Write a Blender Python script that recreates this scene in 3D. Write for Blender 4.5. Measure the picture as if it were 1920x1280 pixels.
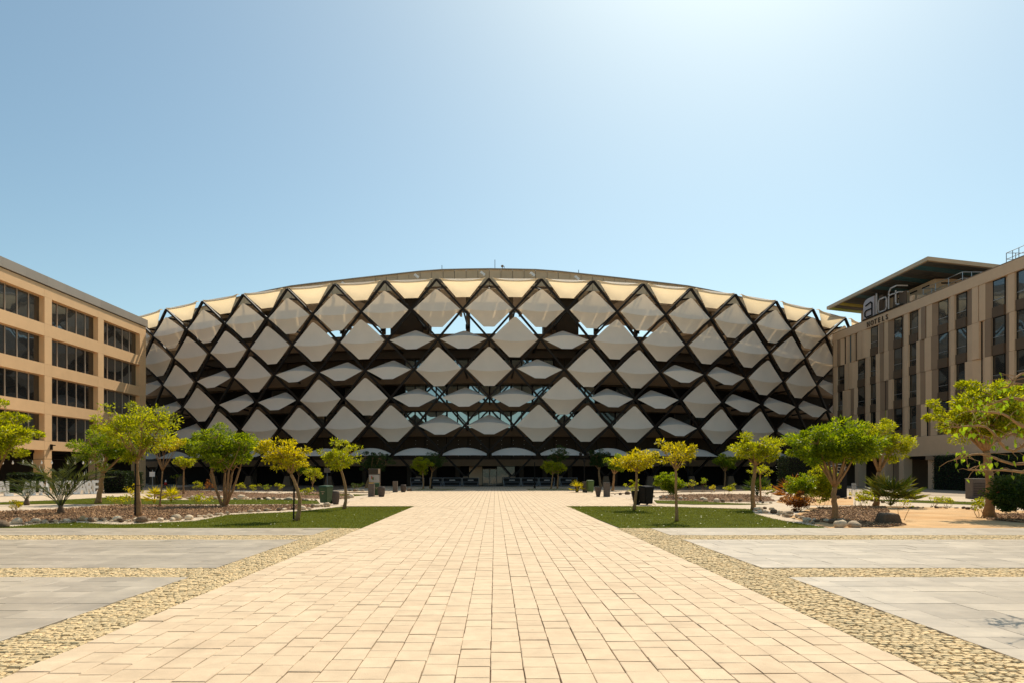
import bpy, bmesh, math, random
import numpy as np
from mathutils import Vector, Matrix
random.seed(7)
RNG = np.random.default_rng(11)
for _o in list(bpy.data.objects):
    bpy.data.objects.remove(_o)
SC = bpy.context.scene
COL = SC.collection
rad = math.radians

# ---------------------------------------------------------------- camera
EYE, FPX, VX, VY = 1.7, 1280.0, 928.0, 885.0      # eye height, focal length (photo px), vanishing point
cd = bpy.data.cameras.new('camera')
cd.sensor_width = 36.0
cd.lens = 24.0
cd.shift_x = (960 - VX) / 1920
cd.shift_y = (VY - 640) / 1920
cd.clip_start = 0.1
cd.clip_end = 6000
cam = bpy.data.objects.new('camera', cd)
COL.objects.link(cam)
cam.location = (0, 0, EYE)
cam.rotation_euler = (rad(90), 0, 0)
SC.camera = cam

# ---------------------------------------------------------------- sky, sun, exposure
SUN = Vector((0.40, 1.0, 1.40)).normalized()
w = bpy.data.worlds.new('World')
SC.world = w
w.use_nodes = True
nt = w.node_tree
bg = nt.nodes['Background']
sky = nt.nodes.new('ShaderNodeTexSky')
sky.sky_type = 'NISHITA'
sky.sun_disc = False
sky.sun_elevation = math.asin(SUN.z)
sky.sun_rotation = math.atan2(SUN.x, SUN.y)
sky.altitude = 200
sky.air_density = 1.0
sky.dust_density = 1.25
sky.ozone_density = 3.0
wb = nt.nodes.new('ShaderNodeMix')             # warm white balance of the photograph, the same over the whole sky
wb.data_type = 'RGBA'; wb.blend_type = 'MULTIPLY'; wb.inputs['Factor'].default_value = 1
wb.inputs['B'].default_value = (0.91, 0.965, 0.79, 1)
nt.links.new(sky.outputs[0], wb.inputs['A'])
nt.links.new(wb.outputs['Result'], bg.inputs[0])
bg.inputs[1].default_value = 0.135
sl = bpy.data.lights.new('sun', 'SUN')
sl.energy = 4.2
sl.angle = rad(0.5)
sl.color = (1.0, 0.90, 0.74)
so = bpy.data.objects.new('sun', sl)
COL.objects.link(so)
so.rotation_euler = (-SUN).to_track_quat('-Z', 'Y').to_euler()
so.location = SUN * 200
SC.view_settings.view_transform = 'Standard'
SC.view_settings.look = 'None'
SC.view_settings.gamma = 1.0
SC.view_settings.use_curve_mapping = False
SC.view_settings.exposure = 0.25
SC.cycles.max_bounces = 8
SC.cycles.diffuse_bounces = 4
SC.cycles.transparent_max_bounces = 8

# ---------------------------------------------------------------- helpers
def G(px, py):
    """point of the ground seen at a photograph pixel"""
    Y = FPX * EYE / (py - VY)
    return ((px - VX) * Y / FPX, Y)

def Pt(px, py, Y):
    return Vector(((px - VX) * Y / FPX, Y, EYE + (VY - py) * Y / FPX))

def tag(o, label=None, cat=None, group=None, kind=None):
    if label: o['label'] = label
    if cat: o['category'] = cat
    if group: o['group'] = group
    if kind: o['kind'] = kind
    return o

def thing(name, label, cat, loc=(0, 0, 0), group=None):
    o = bpy.data.objects.new(name, None)
    COL.objects.link(o)
    o.location = loc
    o.empty_display_size = 0.3
    return tag(o, label, cat, group)

def root_loc(o):
    v = Vector((0, 0, 0))
    while o is not None:
        v = v + o.location
        o = o.parent
    return v

def fastmesh(name, V, Q, mat=None, smooth=False):
    """mesh from numpy arrays; Q (m,3) or (m,4)"""
    V = np.asarray(V, dtype=np.float32); Q = np.asarray(Q, dtype=np.int32)
    me = bpy.data.meshes.new(name)
    k = Q.shape[1]; m = Q.shape[0]
    me.vertices.add(len(V)); me.vertices.foreach_set('co', V.ravel())
    me.loops.add(m * k); me.loops.foreach_set('vertex_index', Q.ravel())
    me.polygons.add(m)
    me.polygons.foreach_set('loop_start', np.arange(0, m * k, k, dtype=np.int32))
    me.polygons.foreach_set('use_smooth', np.full(m, smooth))
    me.update(calc_edges=True)
    if mat: me.materials.append(mat)
    return me

def link(name, me, parent=None, loc=None):
    o = bpy.data.objects.new(name, me)
    COL.objects.link(o)
    if parent is not None: o.parent = parent
    if loc is not None: o.location = loc
    return o

class MB:
    """collects shapes in world space; build() makes one mesh object of them"""
    def __init__(s):
        s.v = []; s.f = []
    def poly(s, pts):
        i = len(s.v); s.v += [tuple(p) for p in pts]; s.f.append(tuple(range(i, i + len(pts)))); return s
    def box(s, x0, x1, y0, y1, z0, z1):
        i = len(s.v)
        s.v += [(x0, y0, z0), (x1, y0, z0), (x1, y1, z0), (x0, y1, z0), (x0, y0, z1), (x1, y0, z1), (x1, y1, z1), (x0, y1, z1)]
        s.f += [(i, i+3, i+2, i+1), (i+4, i+5, i+6, i+7), (i, i+1, i+5, i+4), (i+1, i+2, i+6, i+5), (i+2, i+3, i+7, i+6), (i+3, i, i+4, i+7)]
        return s
    def hexa(s, b, t):
        """b, t: four bottom and four top points"""
        i = len(s.v); s.v += [tuple(p) for p in b] + [tuple(p) for p in t]
        s.f += [(i, i+3, i+2, i+1), (i+4, i+5, i+6, i+7), (i, i+1, i+5, i+4), (i+1, i+2, i+6, i+5), (i+2, i+3, i+7, i+6), (i+3, i, i+4, i+7)]
        return s
    def tube(s, pts, rs, n=8, cap=True):
        pts = [Vector(p) for p in pts]
        if not hasattr(rs, '__len__'): rs = [rs] * len(pts)
        rings = []; prev = None
        for k, p in enumerate(pts):
            d = (pts[min(k+1, len(pts)-1)] - pts[max(k-1, 0)])
            d = d.normalized() if d.length > 1e-9 else Vector((0, 0, 1))
            if prev is None:
                a = d.orthogonal().normalized()
            else:
                a = (prev - d * prev.dot(d))
                a = a.normalized() if a.length > 1e-6 else d.orthogonal().normalized()
            prev = a; b = d.cross(a)
            i = len(s.v)
            s.v += [tuple(p + (a * math.cos(2*math.pi*q/n) + b * math.sin(2*math.pi*q/n)) * rs[k]) for q in range(n)]
            rings.append(i)
        for k in range(len(rings) - 1):
            i, j = rings[k], rings[k+1]
            for q in range(n):
                s.f.append((i+q, i+(q+1) % n, j+(q+1) % n, j+q))
        if cap:
            s.f.append(tuple(rings[0]+q for q in reversed(range(n)))); s.f.append(tuple(rings[-1]+q for q in range(n)))
        return s
    def beam(s, p, q, wid, dep, up=Vector((0, 0, 1))):
        """rectangular bar from p to q; wid across, dep along up"""
        p = Vector(p); q = Vector(q); d = (q - p).normalized()
        a = d.cross(up)
        a = a.normalized() if a.length > 1e-6 else d.orthogonal().normalized()
        b = a.cross(d)
        c = lambda o: [o - a*wid/2 - b*dep/2, o + a*wid/2 - b*dep/2, o + a*wid/2 + b*dep/2, o - a*wid/2 + b*dep/2]
        return s.hexa(c(p), c(q))
    def lathe(s, c, prof, n=20):
        """prof: (radius, z) from bottom to top about the vertical through c"""
        rings = []
        for r, z in prof:
            i = len(s.v); rings.append(i)
            s.v += [(c[0] + r*math.cos(2*math.pi*q/n), c[1] + r*math.sin(2*math.pi*q/n), c[2] + z) for q in range(n)]
        for i, j in zip(rings, rings[1:]):
            for q in range(n): s.f.append((i+q, i+(q+1) % n, j+(q+1) % n, j+q))
        s.f.append(tuple(rings[0]+q for q in reversed(range(n)))); s.f.append(tuple(rings[-1]+q for q in range(n)))
        return s
    def grid(s, fn, nu, nv):
        i = len(s.v)
        for a in range(nu+1):
            for b in range(nv+1): s.v.append(tuple(fn(a/nu, b/nv)))
        for a in range(nu):
            for b in range(nv):
                k = i + a*(nv+1) + b
                s.f.append((k, k+nv+1, k+nv+2, k+1))
        return s
    def mesh(s, name, mat, off=Vector((0, 0, 0)), smooth=False):
        me = bpy.data.meshes.new(name)
        me.from_pydata([(a-off.x, b-off.y, c-off.z) for a, b, c in s.v], [], s.f)
        if smooth:
            me.polygons.foreach_set('use_smooth', [True] * len(me.polygons))
        me.materials.append(mat)
        return me
    def build(s, name, mat, parent=None, smooth=False, bevel=0, fix=False):
        off = root_loc(parent) if parent is not None else Vector((0, 0, 0))
        me = s.mesh(name, mat, off, smooth)
        if bevel or fix:
            bm = bmesh.new(); bm.from_mesh(me)
            if fix: bmesh.ops.recalc_face_normals(bm, faces=bm.faces)
            if bevel:
                bmesh.ops.bevel(bm, geom=[e for e in bm.edges if len(e.link_faces) == 2 and e.calc_face_angle(0) > 0.5], offset=bevel, segments=2, affect='EDGES', profile=0.6, clamp_overlap=True)
            bm.to_mesh(me); bm.free()
        return link(name, me, parent)

# ---------------------------------------------------------------- materials
def nodes(name):
    m = bpy.data.materials.new(name); m.use_nodes = True
    t = m.node_tree
    return m, t, t.nodes['Principled BSDF']

def tint(t, col, var, scale, island, obj_rand=True, detail=6, col2=None, pos=True):
    """base colour with slow blotches and one random tone for each piece"""
    N = t.nodes.new; L = t.links.new
    geo = N('ShaderNodeNewGeometry')
    no = N('ShaderNodeTexNoise'); no.inputs['Scale'].default_value = scale; no.inputs['Detail'].default_value = detail
    no.inputs['Roughness'].default_value = 0.65
    L(geo.outputs['Position'], no.inputs['Vector'])
    mr = N('ShaderNodeMapRange'); mr.inputs['From Min'].default_value = 0.25; mr.inputs['From Max'].default_value = 0.75
    mr.inputs['To Min'].default_value = 1 - var; mr.inputs['To Max'].default_value = 1 + var
    L(no.outputs['Fac'], mr.inputs['Value'])
    fac = mr.outputs[0]
    rnd = None
    if island:
        oi = N('ShaderNodeObjectInfo')
        ad = N('ShaderNodeMath'); ad.operation = 'ADD'
        L(geo.outputs['Random Per Island'], ad.inputs[0]); L(oi.outputs['Random'], ad.inputs[1])
        fr = N('ShaderNodeMath'); fr.operation = 'FRACT'; L(ad.outputs[0], fr.inputs[0])
        rnd = fr.outputs[0]
        m2 = N('ShaderNodeMapRange'); m2.inputs['To Min'].default_value = 1 - island; m2.inputs['To Max'].default_value = 1 + island
        L(rnd, m2.inputs['Value'])
        mu = N('ShaderNodeMath'); mu.operation = 'MULTIPLY'; L(fac, mu.inputs[0]); L(m2.outputs[0], mu.inputs[1])
        fac = mu.outputs[0]
    mx = N('ShaderNodeMix'); mx.data_type = 'RGBA'; mx.blend_type = 'MULTIPLY'; mx.inputs['Factor'].default_value = 1
    if col2 is not None:
        cm = N('ShaderNodeMix'); cm.data_type = 'RGBA'
        cm.inputs['A'].default_value = (*col, 1); cm.inputs['B'].default_value = (*col2, 1)
        if rnd is not None:
            L(rnd, cm.inputs['Factor'])
        else:
            n2 = N('ShaderNodeTexNoise'); n2.inputs['Scale'].default_value = scale * 0.37; n2.inputs['Detail'].default_value = 4
            L(geo.outputs['Position'], n2.inputs['Vector'])
            m3 = N('ShaderNodeMapRange'); m3.inputs['From Min'].default_value = 0.35; m3.inputs['From Max'].default_value = 0.65
            L(n2.outputs['Fac'], m3.inputs['Value']); L(m3.outputs[0], cm.inputs['Factor'])
        L(cm.outputs['Result'], mx.inputs['A'])
    else:
        mx.inputs['A'].default_value = (*col, 1)
    L(fac, mx.inputs['B'])
    return mx.outputs['Result'], geo

def M(name, col, rough=0.8, var=0.12, scale=1.5, bump=0.0, bscale=40, metal=0.0, island=0.0, spec=0.3, col2=None, bdist=0.01, stain=0.0):
    m, t, b = nodes(name)
    c, geo = tint(t, col, var, scale, island, col2=col2)
    if stain:                                   # spots and drifted dirt of irregular shape
        n1 = t.nodes.new('ShaderNodeTexNoise'); n1.inputs['Scale'].default_value = 0.55; n1.inputs['Detail'].default_value = 8; n1.inputs['Roughness'].default_value = 0.72
        t.links.new(geo.outputs['Position'], n1.inputs['Vector'])
        m1 = t.nodes.new('ShaderNodeMapRange'); m1.inputs['From Min'].default_value = 0.52; m1.inputs['From Max'].default_value = 0.72; m1.inputs['To Max'].default_value = stain
        t.links.new(n1.outputs['Fac'], m1.inputs['Value'])
        v1 = t.nodes.new('ShaderNodeTexVoronoi'); v1.inputs['Scale'].default_value = 2.1
        t.links.new(geo.outputs['Position'], v1.inputs['Vector'])
        m2 = t.nodes.new('ShaderNodeMapRange'); m2.inputs['From Min'].default_value = 0.02; m2.inputs['From Max'].default_value = 0.05; m2.inputs['To Min'].default_value = 0.45; m2.inputs['To Max'].default_value = 0.0
        t.links.new(v1.outputs['Distance'], m2.inputs['Value'])
        ms_ = t.nodes.new('ShaderNodeMath'); ms_.operation = 'MAXIMUM'
        t.links.new(m1.outputs[0], ms_.inputs[0]); t.links.new(m2.outputs[0], ms_.inputs[1])
        mxs = t.nodes.new('ShaderNodeMix'); mxs.data_type = 'RGBA'
        t.links.new(ms_.outputs[0], mxs.inputs['Factor']); t.links.new(c, mxs.inputs['A'])
        mxs.inputs['B'].default_value = (col[0]*.5, col[1]*.42, col[2]*.36, 1)
        c = mxs.outputs['Result']
    t.links.new(c, b.inputs['Base Color'])
    b.inputs['Roughness'].default_value = rough; b.inputs['Metallic'].default_value = metal
    b.inputs['Specular IOR Level'].default_value = spec
    if bump:
        no = t.nodes.new('ShaderNodeTexNoise'); no.inputs['Scale'].default_value = bscale; no.inputs['Detail'].default_value = 5
        t.links.new(geo.outputs['Position'], no.inputs['Vector'])
        bp = t.nodes.new('ShaderNodeBump'); bp.inputs['Strength'].default_value = bump; bp.inputs['Distance'].default_value = bdist
        t.links.new(no.outputs['Fac'], bp.inputs['Height']); t.links.new(bp.outputs[0], b.inputs['Normal'])
    return m

def LEAF(name, col, col2, trans=0.45, tcol=None, spec=0.35):
    m, t, b = nodes(name)
    c, geo = tint(t, col, 0.25, 1.3, 0.28, col2=col2)
    t.links.new(c, b.inputs['Base Color'])
    b.inputs['Roughness'].default_value = 0.42; b.inputs['Specular IOR Level'].default_value = spec
    tr = t.nodes.new('ShaderNodeBsdfTranslucent')
    mx = t.nodes.new('ShaderNodeMix'); mx.data_type = 'RGBA'; mx.blend_type = 'MULTIPLY'; mx.inputs['Factor'].default_value = 1
    t.links.new(c, mx.inputs['A']); mx.inputs['B'].default_value = (*(tcol or (2.1, 1.8, 0.3)), 1)
    t.links.new(mx.outputs['Result'], tr.inputs['Color'])
    ms = t.nodes.new('ShaderNodeMixShader'); ms.inputs[0].default_value = trans
    t.links.new(b.outputs[0], ms.inputs[1]); t.links.new(tr.outputs[0], ms.inputs[2])
    t.links.new(ms.outputs[0], t.nodes['Material Output'].inputs['Surface'])
    return m

def SAIL(name, col, trans, var=0.06):
    m, t, b = nodes(name)
    c, geo = tint(t, col, var, 0.35, 0.06)
    t.links.new(c, b.inputs['Base Color'])
    b.inputs['Roughness'].default_value = 0.7; b.inputs['Specular IOR Level'].default_value = 0.2
    tr = t.nodes.new('ShaderNodeBsdfTranslucent')
    mx = t.nodes.new('ShaderNodeMix'); mx.data_type = 'RGBA'; mx.blend_type = 'MULTIPLY'; mx.inputs['Factor'].default_value = 1
    t.links.new(c, mx.inputs['A']); mx.inputs['B'].default_value = (1.0, 0.86, 0.62, 1)
    t.links.new(mx.outputs['Result'], tr.inputs['Color'])
    ms = t.nodes.new('ShaderNodeMixShader'); ms.inputs[0].default_value = trans
    t.links.new(b.outputs[0], ms.inputs[1]); t.links.new(tr.outputs[0], ms.inputs[2])
    t.links.new(ms.outputs[0], t.nodes['Material Output'].inputs['Surface'])
    return m

def GLASS(name, col, refl=0.25, rough=0.03):
    """window glass seen from outside: dark room behind, sky and facades mirrored in front, panes slightly out of true"""
    m, t, b = nodes(name)
    b.inputs['Base Color'].default_value = (*col, 1); b.inputs['Roughness'].default_value = 0.25
    gl = t.nodes.new('ShaderNodeBsdfGlossy'); gl.inputs['Roughness'].default_value = rough; gl.inputs['Color'].default_value = (0.85, 0.95, 1, 1)
    fr = t.nodes.new('ShaderNodeFresnel'); fr.inputs['IOR'].default_value = 1.6
    ad = t.nodes.new('ShaderNodeMath'); ad.operation = 'ADD'; ad.inputs[1].default_value = refl; ad.use_clamp = True
    t.links.new(fr.outputs[0], ad.inputs[0])
    geo = t.nodes.new('ShaderNodeNewGeometry')
    no = t.nodes.new('ShaderNodeTexNoise'); no.inputs['Scale'].default_value = 0.55; no.inputs['Detail'].default_value = 1
    t.links.new(geo.outputs['Position'], no.inputs['Vector'])
    bp = t.nodes.new('ShaderNodeBump'); bp.inputs['Strength'].default_value = 0.25; bp.inputs['Distance'].default_value = 0.05
    t.links.new(no.outputs['Fac'], bp.inputs['Height']); t.links.new(bp.outputs[0], gl.inputs['Normal'])
    ms = t.nodes.new('ShaderNodeMixShader')
    t.links.new(ad.outputs[0], ms.inputs[0]); t.links.new(b.outputs[0], ms.inputs[1]); t.links.new(gl.outputs[0], ms.inputs[2])
    t.links.new(ms.outputs[0], t.nodes['Material Output'].inputs['Surface'])
    return m

mat = {
    'paver':  M('paver', (0.66, 0.495, 0.325), 0.85, 0.15, 3.2, 0.6, 70, island=0.045, col2=(0.645, 0.495, 0.33), bdist=0.006, stain=0.22),
    'joint':  M('joint_sand', (0.13, 0.09, 0.055), 0.95, 0.3, 9, 0.5, 60),
    'cobble': M('cobble', (0.74, 0.57, 0.32), 0.85, 0.25, 14, 1.0, 45, island=0.26, col2=(0.62, 0.45, 0.24), bdist=0.02),
    'slab':   M('slab', (0.46, 0.375, 0.275), 0.38, 0.22, 2.3, 0.35, 50, island=0.12, spec=0.65, col2=(0.49, 0.405, 0.30), bdist=0.004, stain=0.2),
    'sand':   M('sand', (0.58, 0.46, 0.33), 0.95, 0.10, 1.2, 0.5, 25, bdist=0.03),
    'redsand': M('red_sand', (0.55, 0.31, 0.13), 0.95, 0.22, 1.1, 0.7, 14, col2=(0.63, 0.41, 0.205), bdist=0.05),
    'mulchbed': M('mulch_soil', (0.19, 0.105, 0.055), 0.95, 0.35, 9, 0.8, 30, bdist=0.04),
    'mulch':  M('mulch_chips', (0.24, 0.12, 0.055), 0.9, 0.2, 6, island=0.5, col2=(0.44, 0.26, 0.13)),
    'turf':   M('turf', (0.08, 0.095, 0.009), 0.9, 0.3, 1.0, 0.6, 120, bdist=0.02, spec=0.05),
    'rock':   M('rock', (0.46, 0.34, 0.215), 0.85, 0.25, 7, 0.6, 22, island=0.35, col2=(0.62, 0.49, 0.34), bdist=0.03),
    'darkrock': M('dark_rock', (0.15, 0.098, 0.058), 0.85, 0.35, 6, 0.8, 18, island=0.2, bdist=0.04),
    'steel':  M('brown_steel', (0.016, 0.012, 0.010), 0.55, 0.15, 2, spec=0.2),
    'sail':   SAIL('sail_fabric', (0.89, 0.775, 0.65), 0.13),
    'topsail': SAIL('sunlit_sail_fabric', (0.88, 0.81, 0.70), 0.52),  # same fabric as the other sails, translucency raised to stand for sunlit glow
    'conc':   M('brown_concrete', (0.175, 0.12, 0.073), 0.85, 0.14, 0.7, 0.2, 30),
    'wall':   M('dark_brown_wall', (0.050, 0.036, 0.024), 0.8, 0.15, 0.6),
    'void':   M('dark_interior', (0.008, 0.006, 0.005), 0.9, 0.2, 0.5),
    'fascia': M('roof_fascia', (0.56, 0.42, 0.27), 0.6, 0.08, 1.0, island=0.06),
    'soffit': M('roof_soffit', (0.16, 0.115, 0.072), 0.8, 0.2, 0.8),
    'sglass': GLASS('blue_glass', (0.012, 0.03, 0.036), 0.30),
    'wglass': GLASS('dark_glass', (0.006, 0.007, 0.008), 0.0),
    'tan':    M('tan_cladding', (0.80, 0.505, 0.26), 0.8, 0.06, 0.8, 0.1, 60, island=0.03),
    'parapet': M('grey_cladding', (0.33, 0.28, 0.225), 0.6, 0.06, 0.5, island=0.08, spec=0.4),
    'mull':   M('mullion', (0.50, 0.41, 0.32), 0.5, 0.05, 1),
    'tanb':   M('beige_cladding', (0.62, 0.43, 0.275), 0.8, 0.06, 0.9, 0.1, 60, island=0.06),
    'taupe':  M('taupe_cladding', (0.29, 0.195, 0.125), 0.8, 0.06, 0.9, 0.1, 60, island=0.06),
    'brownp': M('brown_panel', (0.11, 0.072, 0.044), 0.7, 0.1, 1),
    'red':    M('red_slit', (0.35, 0.03, 0.02), 0.6), 'green': M('green_slit', (0.25, 0.30, 0.03), 0.6), 'blue': M('blue_slit', (0.05, 0.14, 0.17), 0.6),
    'white':  M('white_paint', (0.80, 0.78, 0.74), 0.5, 0.05, 2),
    'black':  M('black_paint', (0.012, 0.011, 0.010), 0.6, 0.1, 2, spec=0.12),
    'rail':   M('galvanised', (0.35, 0.36, 0.37), 0.4, 0.1, 3, metal=0.7),
    'gbin':   M('green_plastic', (0.025, 0.07, 0.022), 0.45, 0.12, 4, spec=0.5),
    'lbin':   M('light_green_plastic', (0.065, 0.115, 0.02), 0.45, 0.12, 4, spec=0.5),
    'bbin':   M('black_plastic', (0.006, 0.006, 0.005), 0.6, 0.1, 4, spec=0.12),
    'pot':    M('brown_planter', (0.085, 0.062, 0.048), 0.7, 0.2, 8, 0.3, 30),
    'pedestal': M('stone_bollard', (0.13, 0.10, 0.078), 0.8, 0.2, 8, 0.3, 40),
    'bark':   M('bark', (0.33, 0.185, 0.08), 0.9, 0.3, 9, 0.8, 28, bdist=0.02),
    'barkd':  M('dark_bark', (0.14, 0.09, 0.055), 0.9, 0.3, 9, 0.8, 28, bdist=0.02),
    'l_green': LEAF('leaf_green', (0.075, 0.15, 0.006), (0.22, 0.28, 0.009), 0.52),
    'l_yg':   LEAF('leaf_yellow_green', (0.15, 0.21, 0.007), (0.32, 0.34, 0.011), 0.54),
    'l_yel':  LEAF('leaf_yellow', (0.24, 0.25, 0.009), (0.42, 0.37, 0.013), 0.52),
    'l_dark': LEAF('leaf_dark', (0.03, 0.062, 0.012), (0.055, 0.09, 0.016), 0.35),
    'l_hedge': LEAF('leaf_hedge', (0.016, 0.033, 0.009), (0.028, 0.05, 0.011), 0.2),
    'l_heart': LEAF('leaf_heart', (0.10, 0.18, 0.015), (0.16, 0.24, 0.02), 0.6),
    'l_palm': LEAF('leaf_palm', (0.045, 0.07, 0.022), (0.10, 0.12, 0.04), 0.3),
    'l_fan':  LEAF('leaf_fan', (0.06, 0.12, 0.02), (0.20, 0.18, 0.03), 0.4),
    'l_red':  LEAF('leaf_red', (0.17, 0.055, 0.02), (0.26, 0.12, 0.03), 0.4),
    'grass':  LEAF('grass_blade', (0.085, 0.11, 0.007), (0.15, 0.16, 0.015), 0.3, spec=0.05),
    'petal': M('petal', (0.75, 0.70, 0.45), 0.7),
    'orange': M('orange_print', (0.55, 0.30, 0.06), 0.6), 'greyp': M('grey_print', (0.38, 0.33, 0.29), 0.6, 0.25, 5),
    'bulb':   M('bulb_glass', (0.75, 0.72, 0.65), 0.2, spec=0.6),
    'conered': M('cone_red', (0.45, 0.03, 0.02), 0.5),
    'grating': M('canopy_soffit', (0.10, 0.095, 0.085), 0.7, 0.3, 0.6),
    'yellow': M('yellow_soffit', (0.42, 0.34, 0.03), 0.6),
    'pave2':  M('far_paving', (0.40, 0.31, 0.225), 0.85, 0.10, 1.2, col2=(0.44, 0.35, 0.25)),
}
# ---------------------------------------------------------------- the ground
def flat(name, pts, z, m, parent=None):
    b = MB(); b.poly([(x, y, z) for x, y in pts])
    bm = bmesh.new(); me = b.mesh(name, m); bm.from_mesh(me)
    bmesh.ops.recalc_face_normals(bm, faces=bm.faces)
    for f in bm.faces:
        if f.normal.z < 0: f.normal_flip()
    bmesh.ops.triangulate(bm, faces=bm.faces)
    bm.to_mesh(me); bm.free()
    return link(name, me, parent)

def smooth_pts(pts, n=5):
    """closed outline through the points, rounded (Catmull-Rom)"""
    out = []; k = len(pts)
    for i in range(k):
        p0, p1, p2, p3 = [np.array(pts[(i+j) % k]) for j in (-1, 0, 1, 2)]
        for t in np.linspace(0, 1, n, endpoint=False):
            out.append(tuple(0.5*((2*p1) + (-p0+p2)*t + (2*p0-5*p1+4*p2-p3)*t*t + (-p0+3*p1-3*p2+p3)*t**3)))
    return out

tag(flat('ground', [(-1500, -300), (1500, -300), (1500, 3000), (-1500, 3000)], -0.06, mat['sand']), 'pale sandy ground reaching to the horizon', kind='structure')

WL, WR = -2.404 * EYE, 2.187 * EYE          # edges of the paved walkway
CL, CR = -2.93 * EYE, 2.81 * EYE            # outer edges of the cobble bands
YG = 20.95                                  # where the lawns begin
YP = 34.6                                   # far end of the front lawns

def chamfer_piece(x0, x1, y0, y1, zt, ch, zb, jit=0.0):
    """box without a bottom, with a worn top edge: 9 quads"""
    a = [(x0, y0), (x1, y0), (x1, y1), (x0, y1)]
    i = [(x0+ch, y0+ch), (x1-ch, y0+ch), (x1-ch, y1-ch), (x0+ch, y1-ch)]
    r = lambda: random.uniform(-jit, jit)
    V = [(x, y, zb) for x, y in a] + [(x+r(), y+r(), zt-ch) for x, y in a] + [(x+r()*1.5, y+r()*1.5, zt) for x, y in i]
    Q = []
    for k in range(4):
        l = (k+1) % 4
        Q += [(k, l, 4+l, 4+k), (4+k, 4+l, 8+l, 8+k)]
    Q.append((8, 9, 10, 11))
    return V, Q

def lay(owner, name, mname, pieces, zfun, ch, zb, jit, stuffname, limit=300):
    """pieces: (x0,x1,y0,y1). The ones that show largest become parts of their own, the rest one joined part"""
    def area(p):
        x = (p[0]+p[1])/2; y = (p[2]+p[3])/2
        px = VX + FPX*x/y; py = VY + FPX*EYE/y
        if px < -10 or px > 1930 or py > 1290: return 0
        return (p[1]-p[0])*(p[3]-p[2])/y**3
    ps = sorted(pieces, key=area, reverse=True)
    near = [p for p in ps[:limit] if area(p) > 0]; rest = ps[len(near):]
    for p in near:
        cx, cy = (p[0]+p[1])/2, (p[2]+p[3])/2; z = zfun()
        V, Q = chamfer_piece(p[0]-cx, p[1]-cx, p[2]-cy, p[3]-cy, z, ch, zb, jit)
        tx, ty = random.uniform(-.004, .004), random.uniform(-.004, .004)
        V = [(a, b, c + (a*tx + b*ty if k >= 4 else 0)) for k, (a, b, c) in enumerate(V)]
        link(name, fastmesh(name, V, Q, mat[mname]), owner, (cx, cy, 0))
    AV, AQ = [], []
    for p in rest:
        V, Q = chamfer_piece(*p, zfun(), ch, zb, jit)
        k = len(AV); AV += V; AQ += [tuple(q+k for q in f) for f in Q]
    if AV: tag(link(stuffname, fastmesh(stuffname, AV, AQ, mat[mname]), owner), kind='stuff')

# walkway of sandstone pavers
walk = tag(flat('walkway', [(WL-.004, 3.0), (WR+.004, 3.0), (WR+.004, YP), (WL-.004, YP)], -0.018, mat['joint']), 'warm sandstone paver walkway running to the arena', kind='structure')
PW = 0.293
ncol = 27; pw = (WR - WL) / ncol
pv = []
for c in range(ncol):
    y = 3.0 + random.uniform(0, .35)
    while y < YP:
        l = random.choice((.33, .33, .33, .33, .33, .33, .33, .33, .25, .4)) + random.uniform(-.006, .006)
        g = random.uniform(.004, .0085)
        pv.append((WL + c*pw + random.uniform(.002, .0065), WL + (c+1)*pw - random.uniform(.002, .0065), y + g, min(y + l, YP) - g/2))
        y += l
lay(walk, 'paver', 'paver', [p for p in pv if p[3] - p[2] > .08], lambda: random.gauss(0, .0022), .005, -.025, .003, 'far_pavers')

# forecourt: the paving widens beyond the lawns
FC = [G(640, 948.4), (WL, YP), (WR, YP), G(1232, 947.6), G(1222, 938), G(1150, 930.5), G(1140, 924), G(1440, 917), (34, 70), (42, 100), (-42, 100), (-34, 70), G(460, 917), G(735, 923), G(690, 930), G(652, 940)]
fc = tag(flat('forecourt', FC, -0.010, mat['joint']), 'wide sandstone forecourt in front of the arena', kind='structure')
def inside(pt, poly):
    x, y = pt; c = False; k = len(poly)
    for i in range(k):
        x1, y1 = poly[i]; x2, y2 = poly[i-1]
        if (y1 > y) != (y2 > y) and x < (x2-x1)*(y-y1)/(y2-y1)+x1: c = not c
    return c
fv = []
for c in range(-40, ncol + 45):
    y = YP
    while y < 84:
        l = .7 if y > YP else random.uniform(.3, .7)
        x0 = WL + c*pw
        if inside((x0 + pw/2, y + l/2), FC): fv.append((x0 + .008, x0 + pw - .008, y + .008, y + l))
        y += l
AV, AQ = [], []
for p in fv:
    k = len(AV); z = random.gauss(0, .001)
    AV += [(p[0], p[2], z), (p[1], p[2], z), (p[1], p[3], z), (p[0], p[3], z)]
    AQ.append((k, k+1, k+2, k+3))
tag(link('forecourt_pavers', fastmesh('forecourt_pavers', AV, AQ, mat['paver']), fc), kind='stuff')

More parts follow.
